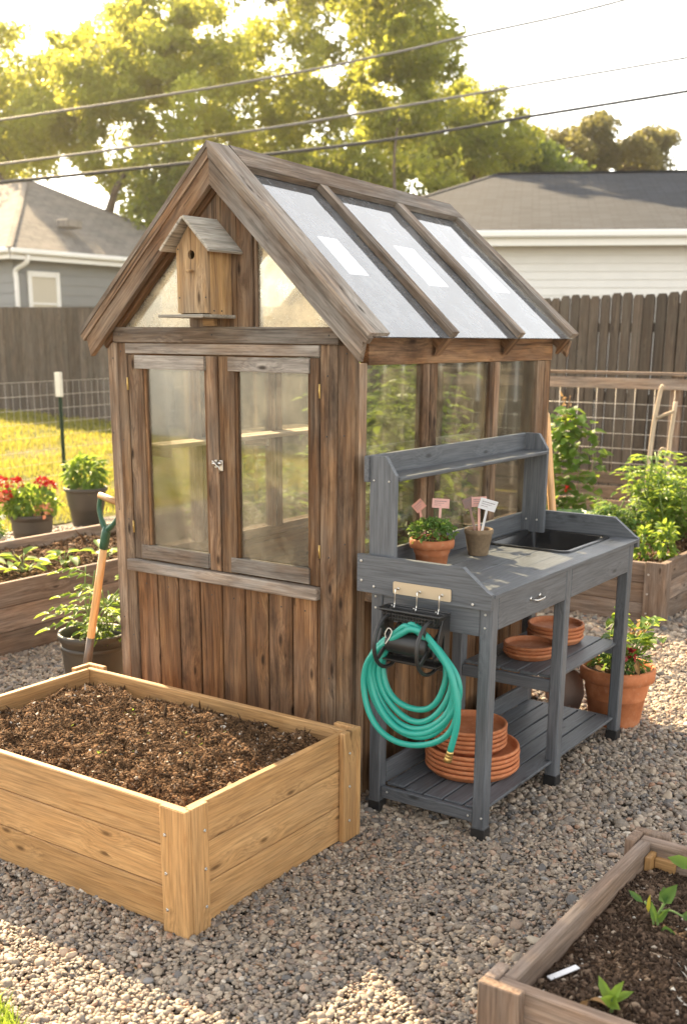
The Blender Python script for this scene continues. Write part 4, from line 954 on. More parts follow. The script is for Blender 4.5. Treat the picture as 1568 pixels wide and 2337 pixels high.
# ================================================================ FRONT RIGHT BED
fb=thing('raised_bed','low aged wooden raised bed with seedlings at the lower right corner','raised bed',(1.75,-.66,0))
FX0,FX1,FY0,FY1,FH=1.165,2.35,-1.165,-.215,.262
def railbed(r,x0,x1,y0,y1,h,mat,t=.036,post=.085):
    m=MB(); hh=h/2
    for i in range(2):
        a,b=i*hh+.001,(i+1)*hh-.001
        m.box(x0,x1,y0,y0+t,a,b,grain=0,ch=.004,jit=.0012); m.box(x0,x1,y1-t,y1,a,b,grain=0,ch=.004,jit=.0012); m.box(x0,x0+t,y0+t+.001,y1-t-.001,a,b,grain=1,ch=.004,jit=.0012); m.box(x1-t,x1,y0+t+.001,y1-t-.001,a,b,grain=1,ch=.004,jit=.0012)
    m.build('side_boards',mat,r)
railbed(fb,FX0,FX1,FY0,FY1,FH,M['bedwood'])
for x,y,sx,sy in ((FX0,FY0,-1,-1),(FX0,FY1,-1,1)):
    cornerpost(fb,x,y,sx,sy,FH+.006 if sy<0 else FH+.008,M['bedwood'],wd=.075,t=.03)
MB().box(FX0+.037,FX0+.055,FY1-.09,FY1-.037,.10,.235,grain=2).box(FX0+.056,FX0+.115,FY1-.055,FY1-.037,.10,.222,grain=0).build('inner_cleat',M['cedar'],fb)
zfr=lambda x,y:.192+.014*vnoise(x,y,21,1.4)+.008*vnoise(x,y,22,5)+.015*np.exp(-((x-1.5)**2+(y+1.02)**2)/.02)
soilbed('bed_soil',FX0+.036,FX1-.03,FY0+.036,FY1-.03,zfr,34000,.0046,'dark soil with pale grit in the low bed at lower right',dark=True,grid=70,keep=True)
def seedling(x,y,z,label,kind):
    r=thing('seedling',label,'seedling',(x,y,z)); st=MB(); lf=MB()
    if kind==0:
        top=Vector((x,y,z+.045)); st.tube([(x,y,z-.01),(x+.003,y,z+.02),top],[.0045,.004,.003],8)
        for d,L,w_ in (((-.6,.1,.75),.06,.026),((.35,0,.9),.062,.024),((.75,.3,.55),.055,.022),((-.2,-.5,.3),.04,.03),((.5,-.5,.1),.042,.03)): leafpoly(lf,top-Vector((0,0,.012)),d,(0,-1,.6),L,w_,.12,.35,rnd.uniform(.6,1))
        st.build('stem',M['stemg'],r); lf.build('leaf_cluster',M['leafbright'],r)
        m=MB(); leafpoly(m,(x-.01,y,z+.015),(-.9,.2,.35),(0,0,1),.05,.022,.7,.4,.5); leafpoly(m,(x-.05,y-.01,z+.02),(-.5,-.3,-.6),(0,-1,.3),.035,.016,.2,.3,.5); m.build('dry_leaf',M['leafdry'],r)
    else:
        st.tube(curve([(x,y,z-.01),(x-.004,y,z+.03),(x+.012,y+.004,z+.075)],5),.0035,8); st.tube(curve([(x-.012,y,z-.005),(x-.02,y,z+.03),(x-.045,y+.01,z+.055)],5),.003,8); st.tube(curve([(x,y,z+.045),(x+.03,y,z+.055),(x+.062,y-.004,z+.05)],5),.0026,6)
        for b,d,L,w_ in (((x,y,z+.01),(.35,-.2,.8),.062,.02),((x-.006,y,z+.01),(-.25,-.1,.85),.058,.022),((x+.012,y,z+.07),(.35,0,.9),.065,.04),((x+.012,y,z+.068),(-.2,.2,.8),.045,.03),((x+.055,y,z+.05),(.95,0,.1),.05,.026),((x-.045,y,z+.055),(-.85,.1,.4),.05,.018),((x+.01,y-.01,z),(.9,-.3,.12),.045,.026)): leafpoly(lf,b,d,(0,-1,.7),L,w_,.15,.35,rnd.uniform(.2,.9))
        st.build('stem',M['stemg'],r); lf.build('leaf_cluster',M['leafgreen'],r)
        m=MB(); leafpoly(m,(x-.03,y,z+.03),(.02,0,1),(0,-1,0),.055,.012,0,.3,.6); m.build('yellow_leaf',M['leafyel'],r)
seedling(1.395,-1.045,float(zfr(1.395,-1.045)),'bright yellow green seedling in the sunlit soil of the lower right bed',0)
seedling(1.345,-.585,float(zfr(1.345,-.585)),'taller green seedling with jagged leaf in the middle of the lower right bed',1)
r=thing('leafy_seedling','broad green leaf entering at the right edge above the lower right bed','seedling',(1.36,-.34,.2)); m=MB(); m.tube([(1.36,-.34,.18),(1.35,-.335,.23),(1.34,-.34,.255)],.003,6); m.build('stem',M['stemg'],r)
m=MB(); leafpoly(m,(1.35,-.34,.252),(-1,.0,.35),(0,-.6,1),.075,.045,.2,.3,.8); leafpoly(m,(1.35,-.335,.252),(.8,.5,.5),(0,-.6,1),.08,.045,.2,.3,.6); m.build('leaf_cluster',M['leafbright'],r)
q=Vector((1.245,-.965,float(zfr(1.245,-.965))+.009)); m=MB(); q.z+=.005; m.oriented(q,Vector((.48,.86,.1)),Vector((-.86,.48,0)),Vector((0,0,1)),.085,.017,.003,ch=.0006); tag(m.build('plant_label',M['whitetag']),'pale grey plastic label lying on soil in the lower right bed','plant label')
m=MB()
for _ in range(46):
    x,y=rnd.uniform(-.4,1.1),rnd.uniform(-1.5,1.2)
    if -1.2<x<.2 and -1.15<y<-.2 or x<.05: continue
    if rnd.random()<.6: leafpoly(m,(x,y,.008),(rnd.uniform(-1,1),rnd.uniform(-1,1),.1),(0,0,1),rnd.uniform(.012,.026),rnd.uniform(.006,.012),rnd.uniform(-.5,.5),.4,rnd.random())
    else: a=rnd.uniform(0,6.28); l=rnd.uniform(.02,.045); m.tube([(x,y,.010),(x+math.cos(a)*l*.5,y+math.sin(a)*l*.5,.014),(x+math.cos(a+.3)*l,y+math.sin(a+.3)*l,.009)],.0011,4)
tag(m.build('leaf_litter',M['leafdry']),'dry leaf bits and twigs scattered over the gravel',None,None,'stuff')
# ================================================================ LEFT BED
lb=thing('raised_bed','long weathered raised bed of leafy seedlings along the left edge','raised bed',(-3.1,1.1,0))
LX0,LX1,LY0,LY1,LH=-3.63,-2.60,-1.5,3.1,.40
bedwalls(lb,LX0,LX1,LY0,LY1,LH,M['bedwood'],3,.035,ch=.004,jit=.001)
zl=lambda x,y:.325+.03*vnoise(x,y,31,.8)+.018*vnoise(x,y,32,3)
soilbed('bed_soil',LX0+.035,LX1-.035,LY0+.035,LY1-.035,zl,26000,.0095,'clumpy brown soil in the long left raised bed',grid=60,keep=True)
def smallplant(name,x,y,z,label,n,L,sp,mat,group=None,up=.7,comp=False):
    r=thing(name,label,'plant',(x,y,z),group); lf=MB(); st=MB()
    for k in range(n):
        a=rnd.uniform(0,6.28); e=Vector((x+math.cos(a)*sp*rnd.random(),y+math.sin(a)*sp*rnd.random(),z+up*sp*rnd.uniform(.3,1.2))); st.tube([(x,y,z-.01),((x+e.x)/2,(y+e.y)/2,z+(e.z-z)*.7),e],.0022,4)
        d=Vector((math.cos(a),math.sin(a),rnd.uniform(-.1,.6)))
        if comp: compound(lf,e,d,L*1.6,3)
        else: leafpoly(lf,e,d,(0,0,1),L*rnd.uniform(.6,1.2),L*.6,.3,.3,rnd.random())
    st.build('stem',M['stemg'],r); lf.build('foliage',M[mat],r); return r
for i,(u_,x,y,n,L,sp,lab) in enumerate(((0,-3.12,.72,16,.13,.12,'large leafy seedling nearest the left edge of the long left bed'),(0,-3.0,.98,14,.11,.10,'second leafy seedling from the left edge in the long left bed'),(0,-2.93,1.23,11,.10,.08,'pale green seedling in the middle of the long left bed'),(0,-2.86,1.47,9,.10,.07,'small drooping seedling between the spade and its left neighbour'),(0,-2.78,1.66,6,.06,.04,'tiny seedling nearest the spade in the long left bed'))):
    smallplant('seedling',x,y,float(zl(x,y)),lab,n,L,sp,'leafbright','seedlings in the long left bed',1.)
# barrel planter
bx,by=-1.765,.36
bp=thing('barrel_planter','low dark barrel style planter with leafy vegetable behind the spade','planter',(bx,by,0))
m=MB(); h=.30; pr=[(.13,0),(.135,.003),(.160,.12),(.166,.2),(.170,.265),(.183,.270),(.187,.280),(.187,.295),(.183,.302),(.172,.302),(.167,.297),(.160,.26),(.15,.2),(0,.2)]; m.lathe([(a*.9,b) for a,b in pr],(bx,by,0),48); 
for z,r_ in ((.05,.146),(.23,.1695)): m.lathe([(r_*.9-.002,-.012),(r_*.9+.003,-.01),(r_*.9+.003,.01),(r_*.9-.002,.012)],(bx,by,z),48,capb=False)
m.build('pot_body',M['barrel'],bp); soil_disc(.145,.235,(bx,by)).build('soil',M['soil'],bp)
st=MB(); lf=MB()
for k in range(9):
    a=rnd.uniform(0,6.28); rr=rnd.uniform(.05,.20); p=stemline((bx+rnd.uniform(-.04,.07),by+rnd.uniform(-.04,.07),.24),(bx+.05+math.cos(a)*rr,by+.05+math.sin(a)*rr,.36+rnd.uniform(0,.26)),.12,6); st.tube(p,.0035,5)
    for q in p[3::2]:
        b=rnd.uniform(0,6.28); compound(lf,q,(math.cos(b),math.sin(b),.35),rnd.uniform(.11,.17),5,st=st)
for dx in (-.16,-.13): compound(lf,(bx-.02,by-.02,.34 if dx<-.15 else .42),(-.8,-.5,.2),.20,5,st=st)
st.build('stem',M['stemg'],bp); lf.build('foliage',M['leafbright'],bp)
# flower pots along the lawn
def bigpot(name,label,x,y,rt_,rb_,h,mat,sx=1.,sy=1.,rim=.03,grp=None,cat='potted plant'):
    r=thing(name,label,cat,(x,y,0),grp); m=MB(); m.lathe(pot_profile(rt_,rb_,h,.01,rim,.010),(x,y,0),44,sx=sx,sy=sy); m.build('pot',M[mat],r); soil_disc(rt_*.9*min(sx,sy),h-.03,(x,y)).build('soil',M['soil'],r); return r
r=bigpot('potted_pepper','tall dark nursery pot of green leafy plant at the edge of the lawn',-5.47,3.74,.195,.125,.35,'potplastic')
m=MB(); st=MB()
for k in range(10):
    a=rnd.uniform(0,6.28); e=(-5.47+math.cos(a)*.12,3.74+math.sin(a)*.12,.45+rnd.random()*.14); st.tube(stemline((-5.47,3.74,.3),e,.1),.004,5)
st.build('stem',M['stemg'],r); bush(m,(-5.47,3.74,.46),(.17,.17,.16),330,.085,.045,.2,shell=.3,droop=.6); m.build('foliage',M['leafbright'],r)
def flowers(r,name,mat,cs,rad,n,L):
    for c in cs:
        m=MB(); bush(m,c,(rad,rad,rad*.75),n,L,L*.8,.5,shell=.5,droop=.2); m.build(name,M[mat],r)
r=bigpot('potted_geranium','dark pot of red geraniums and a peach bloom by the lawn',-5.0,2.72,.175,.13,.28,'potplastic',1.05,1.05)
m=MB(); bush(m,(-5.0,2.72,.36),(.22,.22,.13),420,.055,.05,.3,shell=.25); bush(m,(-5.12,2.55,.36),(.15,.15,.12),160,.055,.05,.3,shell=.25); m.build('foliage',M['leafbright'],r)
flowers(r,'red_bloom','red',[(-4.97,2.82,.52),(-4.93,2.86,.485),(-5.13,2.55,.53),(-5.08,2.66,.52),(-5.03,2.50,.44)],.048,60,.03)
flowers(r,'peach_bloom','orange',[(-4.83,2.70,.315),(-5.0,2.42,.42)],.055,50,.035)
r=bigpot('potted_daisies','beige pot of small white flowers cut off by the left edge',-4.62,1.93,.17,.13,.24,'beigepot')
m=MB(); bush(m,(-4.62,1.93,.28),(.17,.17,.10),330,.045,.03,.3,shell=.3); m.build('foliage',M['leafgreen'],r)
flowers(r,'white_bloom','whitepetal',[(-4.62+rnd.uniform(-.16,.16),1.93+rnd.uniform(-.14,.16),.34+rnd.uniform(-.03,.06)) for _ in range(13)],.016,16,.016)
# edging beside the lawn + small bright plants behind
tag(MB().box(-4.3,-4.2,4.35,6.4,0,.22).box(-4.2,-2.9,4.35,4.42,0,.2).build('timber_edging',M['bedwood']),'low timber edging beyond the left bed at the lawn corner','edging')

# ================================================================ FAR RIGHT BED and its plants
xb=thing('raised_bed','weathered raised bed of vegetables behind the potting bench','raised bed',(-.75,4.2,0))
GX0,GX1,GY0,GY1,GH=-1.62,.015,3.23,5.1,.375
bedwalls(xb,GX0,GX1,GY0,GY1,GH,M['bedwood'],3,.035,ch=.004,jit=.001); cornerpost(xb,GX1,GY0,1,-1,GH+.01,M['bedwood'],.095,.03)
screws(xb,[(GX1-.07,GY0-.0305,z) for z in (.31,.19,.07)],(0,-1,0),rad=.006)
zg=lambda x,y:.315+.02*vnoise(x,y,41,.8)+.012*vnoise(x,y,42,3)
soilbed('bed_soil',GX0+.035,GX1-.035,GY0+.035,GY1-.035,zg,16000,.0095,'brown soil in the raised bed behind the bench',grid=50,keep=True)
def veg(name,label,x,y,z,rad,h,n,L,mat,grp=None,comp=True,nst=9):
    r=thing(name,label,'plant',(x,y,z),grp); st=MB(); lf=MB()
    for k in range(nst):
        a=rnd.uniform(0,6.28); q=rad*rnd.uniform(.2,1); p=stemline((x+rnd.uniform(-.03,.03),y+rnd.uniform(-.03,.03),z-.01),(x+math.cos(a)*q,y+math.sin(a)*q,z+h*rnd.uniform(.55,1.)),.15,8); st.tube(p,.005,5)
        for q in p[2:]:
            for _ in range(max(1,n//(nst*14))):
                b=rnd.uniform(0,6.28)
                if comp: compound(lf,q,(math.cos(b),math.sin(b),rnd.uniform(0,.6)),L*rnd.uniform(.7,1.2),5)
                else: leafpoly(lf,q,(math.cos(b),math.sin(b),rnd.uniform(-.2,.5)),(0,0,1),L*rnd.uniform(.6,1.2),L*.7,.35,.25,rnd.random())
    st.build('stem',M['stemg'],r); lf.build('foliage',M[mat],r); return r
veg('tomato_plant','big bushy tomato plant filling the right edge of the far bed',-.36,4.42,.32,.38,.60,560,.16,'leafbright',nst=22)
veg('tomato_plant','smaller tomato plant left of the big one in the far bed',-.62,4.15,.32,.24,.30,200,.14,'leafgreen',nst=12)
def cabbage(x,y,z,R_,label,mat='leafcab'):
    r=thing('leafy_cabbage',label,'plant',(x,y,z),'leafy cabbages in the far bed'); lf=MB()
    for k in range(26):
        a=k*2.4; t=k/26; d=Vector((math.cos(a),math.sin(a),.15+1.2*(1-t))); leafpoly(lf,(x+math.cos(a)*.02,y+math.sin(a)*.02,z+.02),d,Vector((-math.cos(a)*.5,-math.sin(a)*.5,1)),R_*(.55+.6*t),R_*(.55+.35*t),.35,.35,rnd.random())
    lf.build('foliage',M[mat],r)
cabbage(-1.02,4.35,.33,.27,'broad leafed blue green cabbage in the far bed, right of the leaning shovel')
cabbage(-1.30,4.0,.33,.20,'smaller cabbage close behind the leaning shovel')
cabbage(-.80,3.85,.33,.17,'low cabbage between the broad cabbage and the tomato')
for x,y,h,lab in ((-.215,3.50,.19,'left of two short yellow green leafy stalks at the front of the far bed'),(-.095,3.58,.23,'right of two short yellow green leafy stalks at the front of the far bed')):
    r=thing('lettuce_stalk',lab,'plant',(x,y,.32),'short stalks at the front of the far bed'); m=MB(); m.tube([(x,y,.31),(x+.01,y,.31+h)],.006,6); m.build('stem',M['stemg'],r); m=MB(); bush(m,(x,y,.33+h*.5),(.05,.05,h*.55),130,.055,.03,.2,shell=.3); m.build('foliage',M['leafbright'],r)
for x,y,hh,lab in ((-1.55,2.75,1.45,'tall leafy plant behind the greenhouse, seen through its right hand panes'),(-2.1,3.7,1.75,'taller leafy plant behind the greenhouse, seen through the middle side pane'),(-2.45,2.55,.95,'low bushy plant behind the greenhouse, seen through the door glass')):
    veg('leafy_shrub',lab,x,y,.0,.52,hh,760,.17,'leafbright',nst=26)
# bean vine on the trellis
r=thing('bean_vine','climbing bean vine with a few red flowers on the wire trellis','plant',(-1.55,5.05,0)); st=MB(); lf=MB()
for k in range(6):
    x=-1.62+k*.075; p=curve([(x,5.0,.3),(x+rnd.uniform(-.06,.06),5.1,.6),(x+rnd.uniform(-.08,.08),5.15,.85),(x+rnd.uniform(-.06,.06)-.02*k,5.17,1.0+rnd.random()*.14)],6); st.tube(p,.003,5)
    for q in p:
        for _ in range(3): b=rnd.uniform(0,6.28); leafpoly(lf,q+rdir(0)*.06,(math.cos(b),math.sin(b)-.2,rnd.uniform(-.5,.2)),(0,-.4,1),rnd.uniform(.06,.12),.08,.2,.2,rnd.random())
st.build('stem',M['stemg'],r); lf.build('foliage',M['leafbright'],r); flowers(r,'red_flower','red',[(-1.60,4.98,.70),(-1.38,5.0,.52)],.02,14,.03)
m=MB()
for k in range(14): q=Vector((-1.50+rnd.uniform(-.05,.06),5.17,1.02+k*.016)); leafpoly(m,q,rdir(0),(0,-1,0),.05,.02,.5,.3,rnd.random())
m.tube(curve([(-1.5,5.17,.95),(-1.49,5.17,1.1),(-1.47,5.17,1.24)],5),.003,5); m.build('dry_tip',M['leafdry'],r)

# ================================================================ TRELLIS FENCE (right)
tf=thing('wire_trellis_fence','low timber rail fence with wire grid behind the far bed','fence',(-.9,5.5,0))
A=Vector((-2.9,5.62,0)); B=Vector((.9,5.80,0)); d=(B-A).normalized(); nrm=Vector((-d.y,d.x,0))
m=MB(); m.board(A+Vector((0,0,1.405)),B+Vector((0,0,1.405)),.10,.022); m.board(A+Vector((0,0,1.325))-nrm*.02,B+Vector((0,0,1.325))-nrm*.02,.022,.085,ch=.003); 
m.board(A+Vector((0,0,.56))-nrm*.02,B+Vector((0,0,.56))-nrm*.02,.022,.09); m.board(A+Vector((0,0,.44))-nrm*.03,B+Vector((0,0,.44))-nrm*.03,.02,.10); m.board(A+Vector((0,0,.30)),B+Vector((0,0,.30)),.02,.14); m.board(A+Vector((0,0,.13)),B+Vector((0,0,.13)),.02,.16); m.build('rail',M['bedwood'],tf)
for t in (.1,2.08,3.7): p=A+d*t; MB().board(p+nrm*.05,p+nrm*.05+Vector((0,0,1.39)),.085,.06,up=nrm).build('post',M['bedwood'],tf)
m=MB()
for z in (.68,.80,.92,1.04,1.16): m.tube([A+Vector((0,0,z))+nrm*.0,B+Vector((0,0,z))],.0028,4)
k=0
while k*.16<3.8: p=A+d*(k*.16); m.tube([p+Vector((0,0,.60)),p+Vector((0,0,1.29))],.0028,4); k+=1
m.build('wire_mesh',M['wire'],tf)
# rough stick supports
sf=thing('stick_frame','pale crooked stick frame standing at the right in the far bed','plant support',(-.72,5.15,.3))
m=MB()
for pts,r_ in (([(-.79,5.1,.32),(-.775,5.1,.7),(-.765,5.12,1.05),(-.735,5.12,1.29),(-.715,5.12,1.34)],.018),([(-.655,5.2,.32),(-.66,5.2,.85),(-.64,5.2,1.22)],.017),([(-.74,5.11,1.10),(-.68,5.12,1.13),(-.62,5.13,1.155)],.012),([(-.72,5.12,.34),(-.715,5.12,.75),(-.70,5.12,.86),(-.675,5.12,.875),(-.655,5.12,.84),(-.65,5.12,.6)],.010),([(-.77,5.1,.60),(-.70,5.12,.62),(-.64,5.2,.60)],.011)): m.tube(curve(pts,5),r_,8)
m.build('stick',M['stick'],sf)

# ================================================================ TERRACOTTA POT right of the bench
tx,ty=.450,1.420
r=thing('terracotta_planter','large terracotta pot of geranium foliage at the far right end of the bench','potted plant',(tx,ty,0)); m=MB(); m.lathe(pot_profile(.165,.110,.264,.012,.058,.012),(tx,ty,0),56); m.build('pot',M['terra'],r); soil_disc(.145,.232,(tx,ty)).build('soil',M['soil'],r)
st=MB(); lf=MB()
for k in range(16):
    a=rnd.uniform(0,6.28); q=rnd.uniform(.04,.17); e=Vector((tx+math.cos(a)*q,ty+math.sin(a)*q,.36+rnd.uniform(-.02,.14))); p=stemline((tx+rnd.uniform(-.06,.06),ty+rnd.uniform(-.06,.06),.25),e,.15,5); st.tube(p,.003,5)
    for _ in range(5): b=rnd.uniform(0,6.28); leafpoly(lf,p[-1]+rdir(0)*.02,(math.cos(b),math.sin(b),rnd.uniform(-.3,.5)),(0,0,1),rnd.uniform(.045,.08),.055,.3,.25,rnd.random())
st.build('stem',M['stemg'],r); lf.build('foliage',M['leafbright'],r)
m=MB(); bush(m,(tx,ty,.285),(.13,.13,.05),260,.035,.02,.5,shell=.2); m.build('trailing_foliage',M['leafgreen'],r)
flowers(r,'dark_red_bloom','darkred',[(tx+.075,ty-.09,.345)],.024,26,.028)
m=MB()
for _ in range(14): leafpoly(m,(tx+rnd.uniform(.03,.12),ty+rnd.uniform(-.08,.02),rnd.uniform(.42,.48)),rdir(0),(0,0,1),.03,.02,.5,.3,rnd.random())
leafpoly(m,(tx+.12,ty-.10,.33),(.3,-.3,-.8),(0,-1,0),.07,.03,.1,.4,.5); m.build('dried_bloom',M['leafdry'],r)
smallplant('small_weed',-.02,1.93,0,'small green plant on the gravel between the bench and the far bed',16,.07,.10,'leafgreen',None,.9)

# ================================================================ LEFT WIRE FENCE
lf_=thing('wire_fence','thin welded wire fence along the lawn edge at left','fence',(-7.7,5,0))
A=Vector((-7.2,-1,.0)); B=Vector((-8.25,10.1,.0)); d=(B-A).normalized(); m=MB()
for k in range(8): z=.10+k*.15; m.tube([A+Vector((0,0,z)),B+Vector((0,0,z+.04))],.0026,4)
k=0
while k*.105<11: p=A+d*(k*.105); m.tube([p+Vector((0,0,.08)),p+Vector((0,0,1.16))],.002,3); k+=1
m.build('wire_mesh',M['wire'],lf_)
for y in (5.55,.9):
    x=A.x+(y-A.y)*(B.x-A.x)/(B.y-A.y)+.03
    m=MB(); m.box(x-.028,x+.028,y-.004,y+.004,-.02,1.10); m.box(x-.004,x+.004,y-.03,y,-.02,1.10); m.build('steel_post',M['postgreen'],lf_); MB().box(x-.04,x+.04,y-.035,y+.012,1.0,1.27).build('post_sleeve',M['cap'],lf_)

# ================================================================ PICKET FENCES
def picket(mb,p,d,w,z0,z1,th=.018,dog=.035):
    p=Vector(p); n=Vector((-d.y,d.x,0)); pts=[p+Vector((0,0,z0)),p+d*w+Vector((0,0,z0)),p+d*w+Vector((0,0,z1-dog)),p+d*(w-dog*.8)+Vector((0,0,z1)),p+d*dog*.8+Vector((0,0,z1)),p+Vector((0,0,z1-dog))]
    mb.prism(pts,n*th,ex=(0,0,1))
pf=thing('picket_fence','grey brown dog eared picket fence with narrow gaps behind the trellis','fence',(-1,7.3,0))
A=Vector((-5.95,9.83,0)); B=Vector((3.5,4.85,0)); d=(B-A).normalized(); n=Vector((-d.y,d.x,0)); m=MB(); t=0; L=(B-A).length
while t<L: picket(m,A+d*t+n*rnd.uniform(0,.006),d,.137,.04,2.10+rnd.uniform(-.015,.015)); t+=.160
m.build('picket_panel',M['fence'],pf)
m=MB()
for z in (.4,1.1,1.78): m.board(A+n*.05+Vector((0,0,z)),B+n*.05+Vector((0,0,z)),.04,.09)
m.build('rail',M['fence'],pf)
for t in np.arange(.3,L,2.4): p=A+d*t+n*.09; MB().board(p,p+Vector((0,0,2.0)),.09,.09,up=n).build('post',M['fence'],pf)
bf=thing('board_fence','tall tight weathered board fence across the back of the lawn at left','fence',(-15,10.3,.2))
A=Vector((-26,10.1,.28)); B=Vector((-5.9,10.75,.05)); d=(B-A); L=d.length; d=Vector((d.x,d.y,0)).normalized(); m=MB(); t=0
while t<L:
    z=.29*(1-t/L); p=A+d*t; picket(m,(p.x,p.y+rnd.uniform(-.006,.006),0),d,.142,z,z+2.02+rnd.uniform(-.02,.02),dog=.02); t+=.146
m.build('board_panel',M['fencelight'],bf)
m=MB()
for z in (.5,1.3,1.9): m.board(A+Vector((0,.06,z)),B+Vector((0,.06,z+.1)),.04,.09)
m.build('rail',M['fence'],bf)
for t in np.arange(.3,L,2.4): p=A+d*t+Vector((0,.1,0)); MB().board(Vector((p.x,p.y,0)),Vector((p.x,p.y,2.1)),.09,.09,up=(0,1,0)).build('post',M['fence'],bf)

# ================================================================ HOUSES
def quadm(mb,pts,ex,ey):
    pts=[Vector(p) for p in pts]; mb.add(pts,[tuple(range(len(pts)))],[(Vector(p).dot(ex),Vector(p).dot(ey),0) for p in pts],.5)
def slab(mb,pts,th):
    pts=[Vector(p) for p in pts]; n=(pts[1]-pts[0]).cross(pts[2]-pts[0]).normalized()
    if n.z<0: pts=pts[::-1]; n=-n
    e=(pts[1]-pts[0]); hz=Vector((n.y,-n.x,0)); hz=hz.normalized() if hz.length>.01 else Vector((1,0,0)); up_=n.cross(hz); k=len(pts); low=[p-n*th for p in pts]; vs=pts+low
    mb.add(vs,[tuple(range(k)),tuple(range(2*k-1,k-1,-1))]+[(i,i+k,(i+1)%k+k,(i+1)%k) for i in range(k)],[(v.dot(hz),v.dot(up_),0) for v in vs],.5)
def clapwall(mb,a,b,z0,z1,n,exp=.13):
    a,b,n=Vector(a),Vector(b),Vector(n); z=z0
    while z<z1:
        zt_=min(z+exp,z1); pr=[a+Vector((0,0,z))+n*.022,a+Vector((0,0,zt_))+n*.004,a+Vector((0,0,zt_)),a+Vector((0,0,z))]; mb.prism(pr,b-a,ex=(b-a),tint=.5); z+=exp
def house(name,label,O,e,nb,W,D,zw,rise_,ov,wallm,roofm,exp,he=None):
    # O: near left eave corner; e along the front, nb pointing back
    O,e,nb=Vector(O),Vector(e).normalized(),Vector(nb).normalized(); r=thing(name,label,'house',(O.x,O.y,0)); ze=O.z; Z=Vector((0,0,1)); o=Vector((O.x,O.y,0))
    w0=o+e*ov+nb*ov; w1=o+e*(W-ov)+nb*ov; w2=o+e*(W-ov)+nb*(D-ov); w3=o+e*ov+nb*(D-ov)
    m=MB(); 
    for a,b,n in ((w0,w1,-nb),(w1,w2,e),(w2,w3,nb),(w3,w0,-e)): clapwall(m,a,b,0,ze-.12,n,exp)
    m.build('siding_wall',M[wallm],r)
    h=D/2; he=he or h; m=MB(); E=[o+Z*ze,o+e*W+Z*ze,o+e*W+nb*D+Z*ze,o+nb*D+Z*ze]; R0=o+e*he+nb*h+Z*(ze+rise_); R1=o+e*(W-he)+nb*h+Z*(ze+rise_)
    if (R1-R0).length<.3: R1=R0
    slab(m,[E[0],E[1],R1,R0] if R1!=R0 else [E[0],E[1],R0],.04); slab(m,[E[2],E[3],R0,R1] if R1!=R0 else [E[2],E[3],R0],.04); slab(m,[E[3],E[0],R0],.04); slab(m,[E[1],E[2],R1],.04)
    rf=m.build('roof',M[roofm],r)
    m=MB()
    if R1!=R0: m.board(R0+Z*.012,R1+Z*.012,.18,.016)
    for a,b in ((E[0],R0),(E[1],R1),(E[2],R1),(E[3],R0)): m.board(a+Z*.006,b+Z*.006,.13,.014)
    m.build('ridge_cap',M[roofm],r)
    m=MB()
    for a,b,n in ((E[0],E[1],-nb),(E[1],E[2],e),(E[2],E[3],nb),(E[3],E[0],-e)):
        m.board(a+n*.055-Z*.06,b+n*.055-Z*.06,.11,.10,ch=.02); m.board(a-Z*.14-n*.01,b-Z*.14-n*.01,.02,.16)
        m.board(a-n*(ov/2)-Z*.135,b-n*(ov/2)-Z*.135,ov,.012)
    m.build('gutter',M['white'],r); return r,w0,w1,w2,w3
e=Vector((.90,.436,0)); nb=Vector((-.436,.90,0)); O=Vector((-6.0,12.2,3.20))-e*2.6
hA=house('white_house','white sided house with dark grey hip roof behind the picket fence at right',O,e,nb,22,12,0,1.55,.45,'sidwhite','roofA',.115,2.6)
A_=Vector((-16.97,12.53,3.39))
hB,w0,w1,w2,w3=house('blue_grey_house','blue grey sided house with tan grey hip roof behind the board fence at left',A_,Vector((-1,0,0)),Vector((0,1,0)),15,7.6,0,1.95,.40,'sidblue','roofB',.21)
# window and downspout on the +x wall
fx=w0.x+.02
wn=MB(); y0,y1,z0,z1=13.25,14.12,1.6,2.98
for a in ((y0,y0+.10,z0,z1),(y1-.10,y1,z0,z1),(y0+.101,y1-.101,z1-.12,z1),(y0+.101,y1-.101,z0,z0+.1)): wn.box(fx,fx+.05,*a,ch=.008)
wn.box(fx,fx+.03,y0+.101,y1-.101,2.30,2.34); wf=wn.build('window_frame',M['white'],hB)
o=MB().box(fx+.003,fx+.012,y0+.10,y1-.10,z0+.1,z1-.12).build('pane',M['blind'],wf)
dy=12.93; m=MB(); m.tube(curve([(A_.x+.03,dy+.05,3.27),(A_.x-.02,dy+.03,3.12),(fx+.06,dy,2.98),(fx+.05,dy,2.8)],5)+[Vector((fx+.05,dy,.1))],.05,8); m.build('downspout',M['white'],hB)
for p,nm in (((-17.75,14.9,4.12),'roof_vent'),((-20.6,13.6,4.85),'roof_vent')): MB().box(p[0]-.22,p[0]+.18,p[1]-.22,p[1]+.22,p[2]-.16,p[2]+.03,ch=.03).build(nm,M['roofB'],hB)

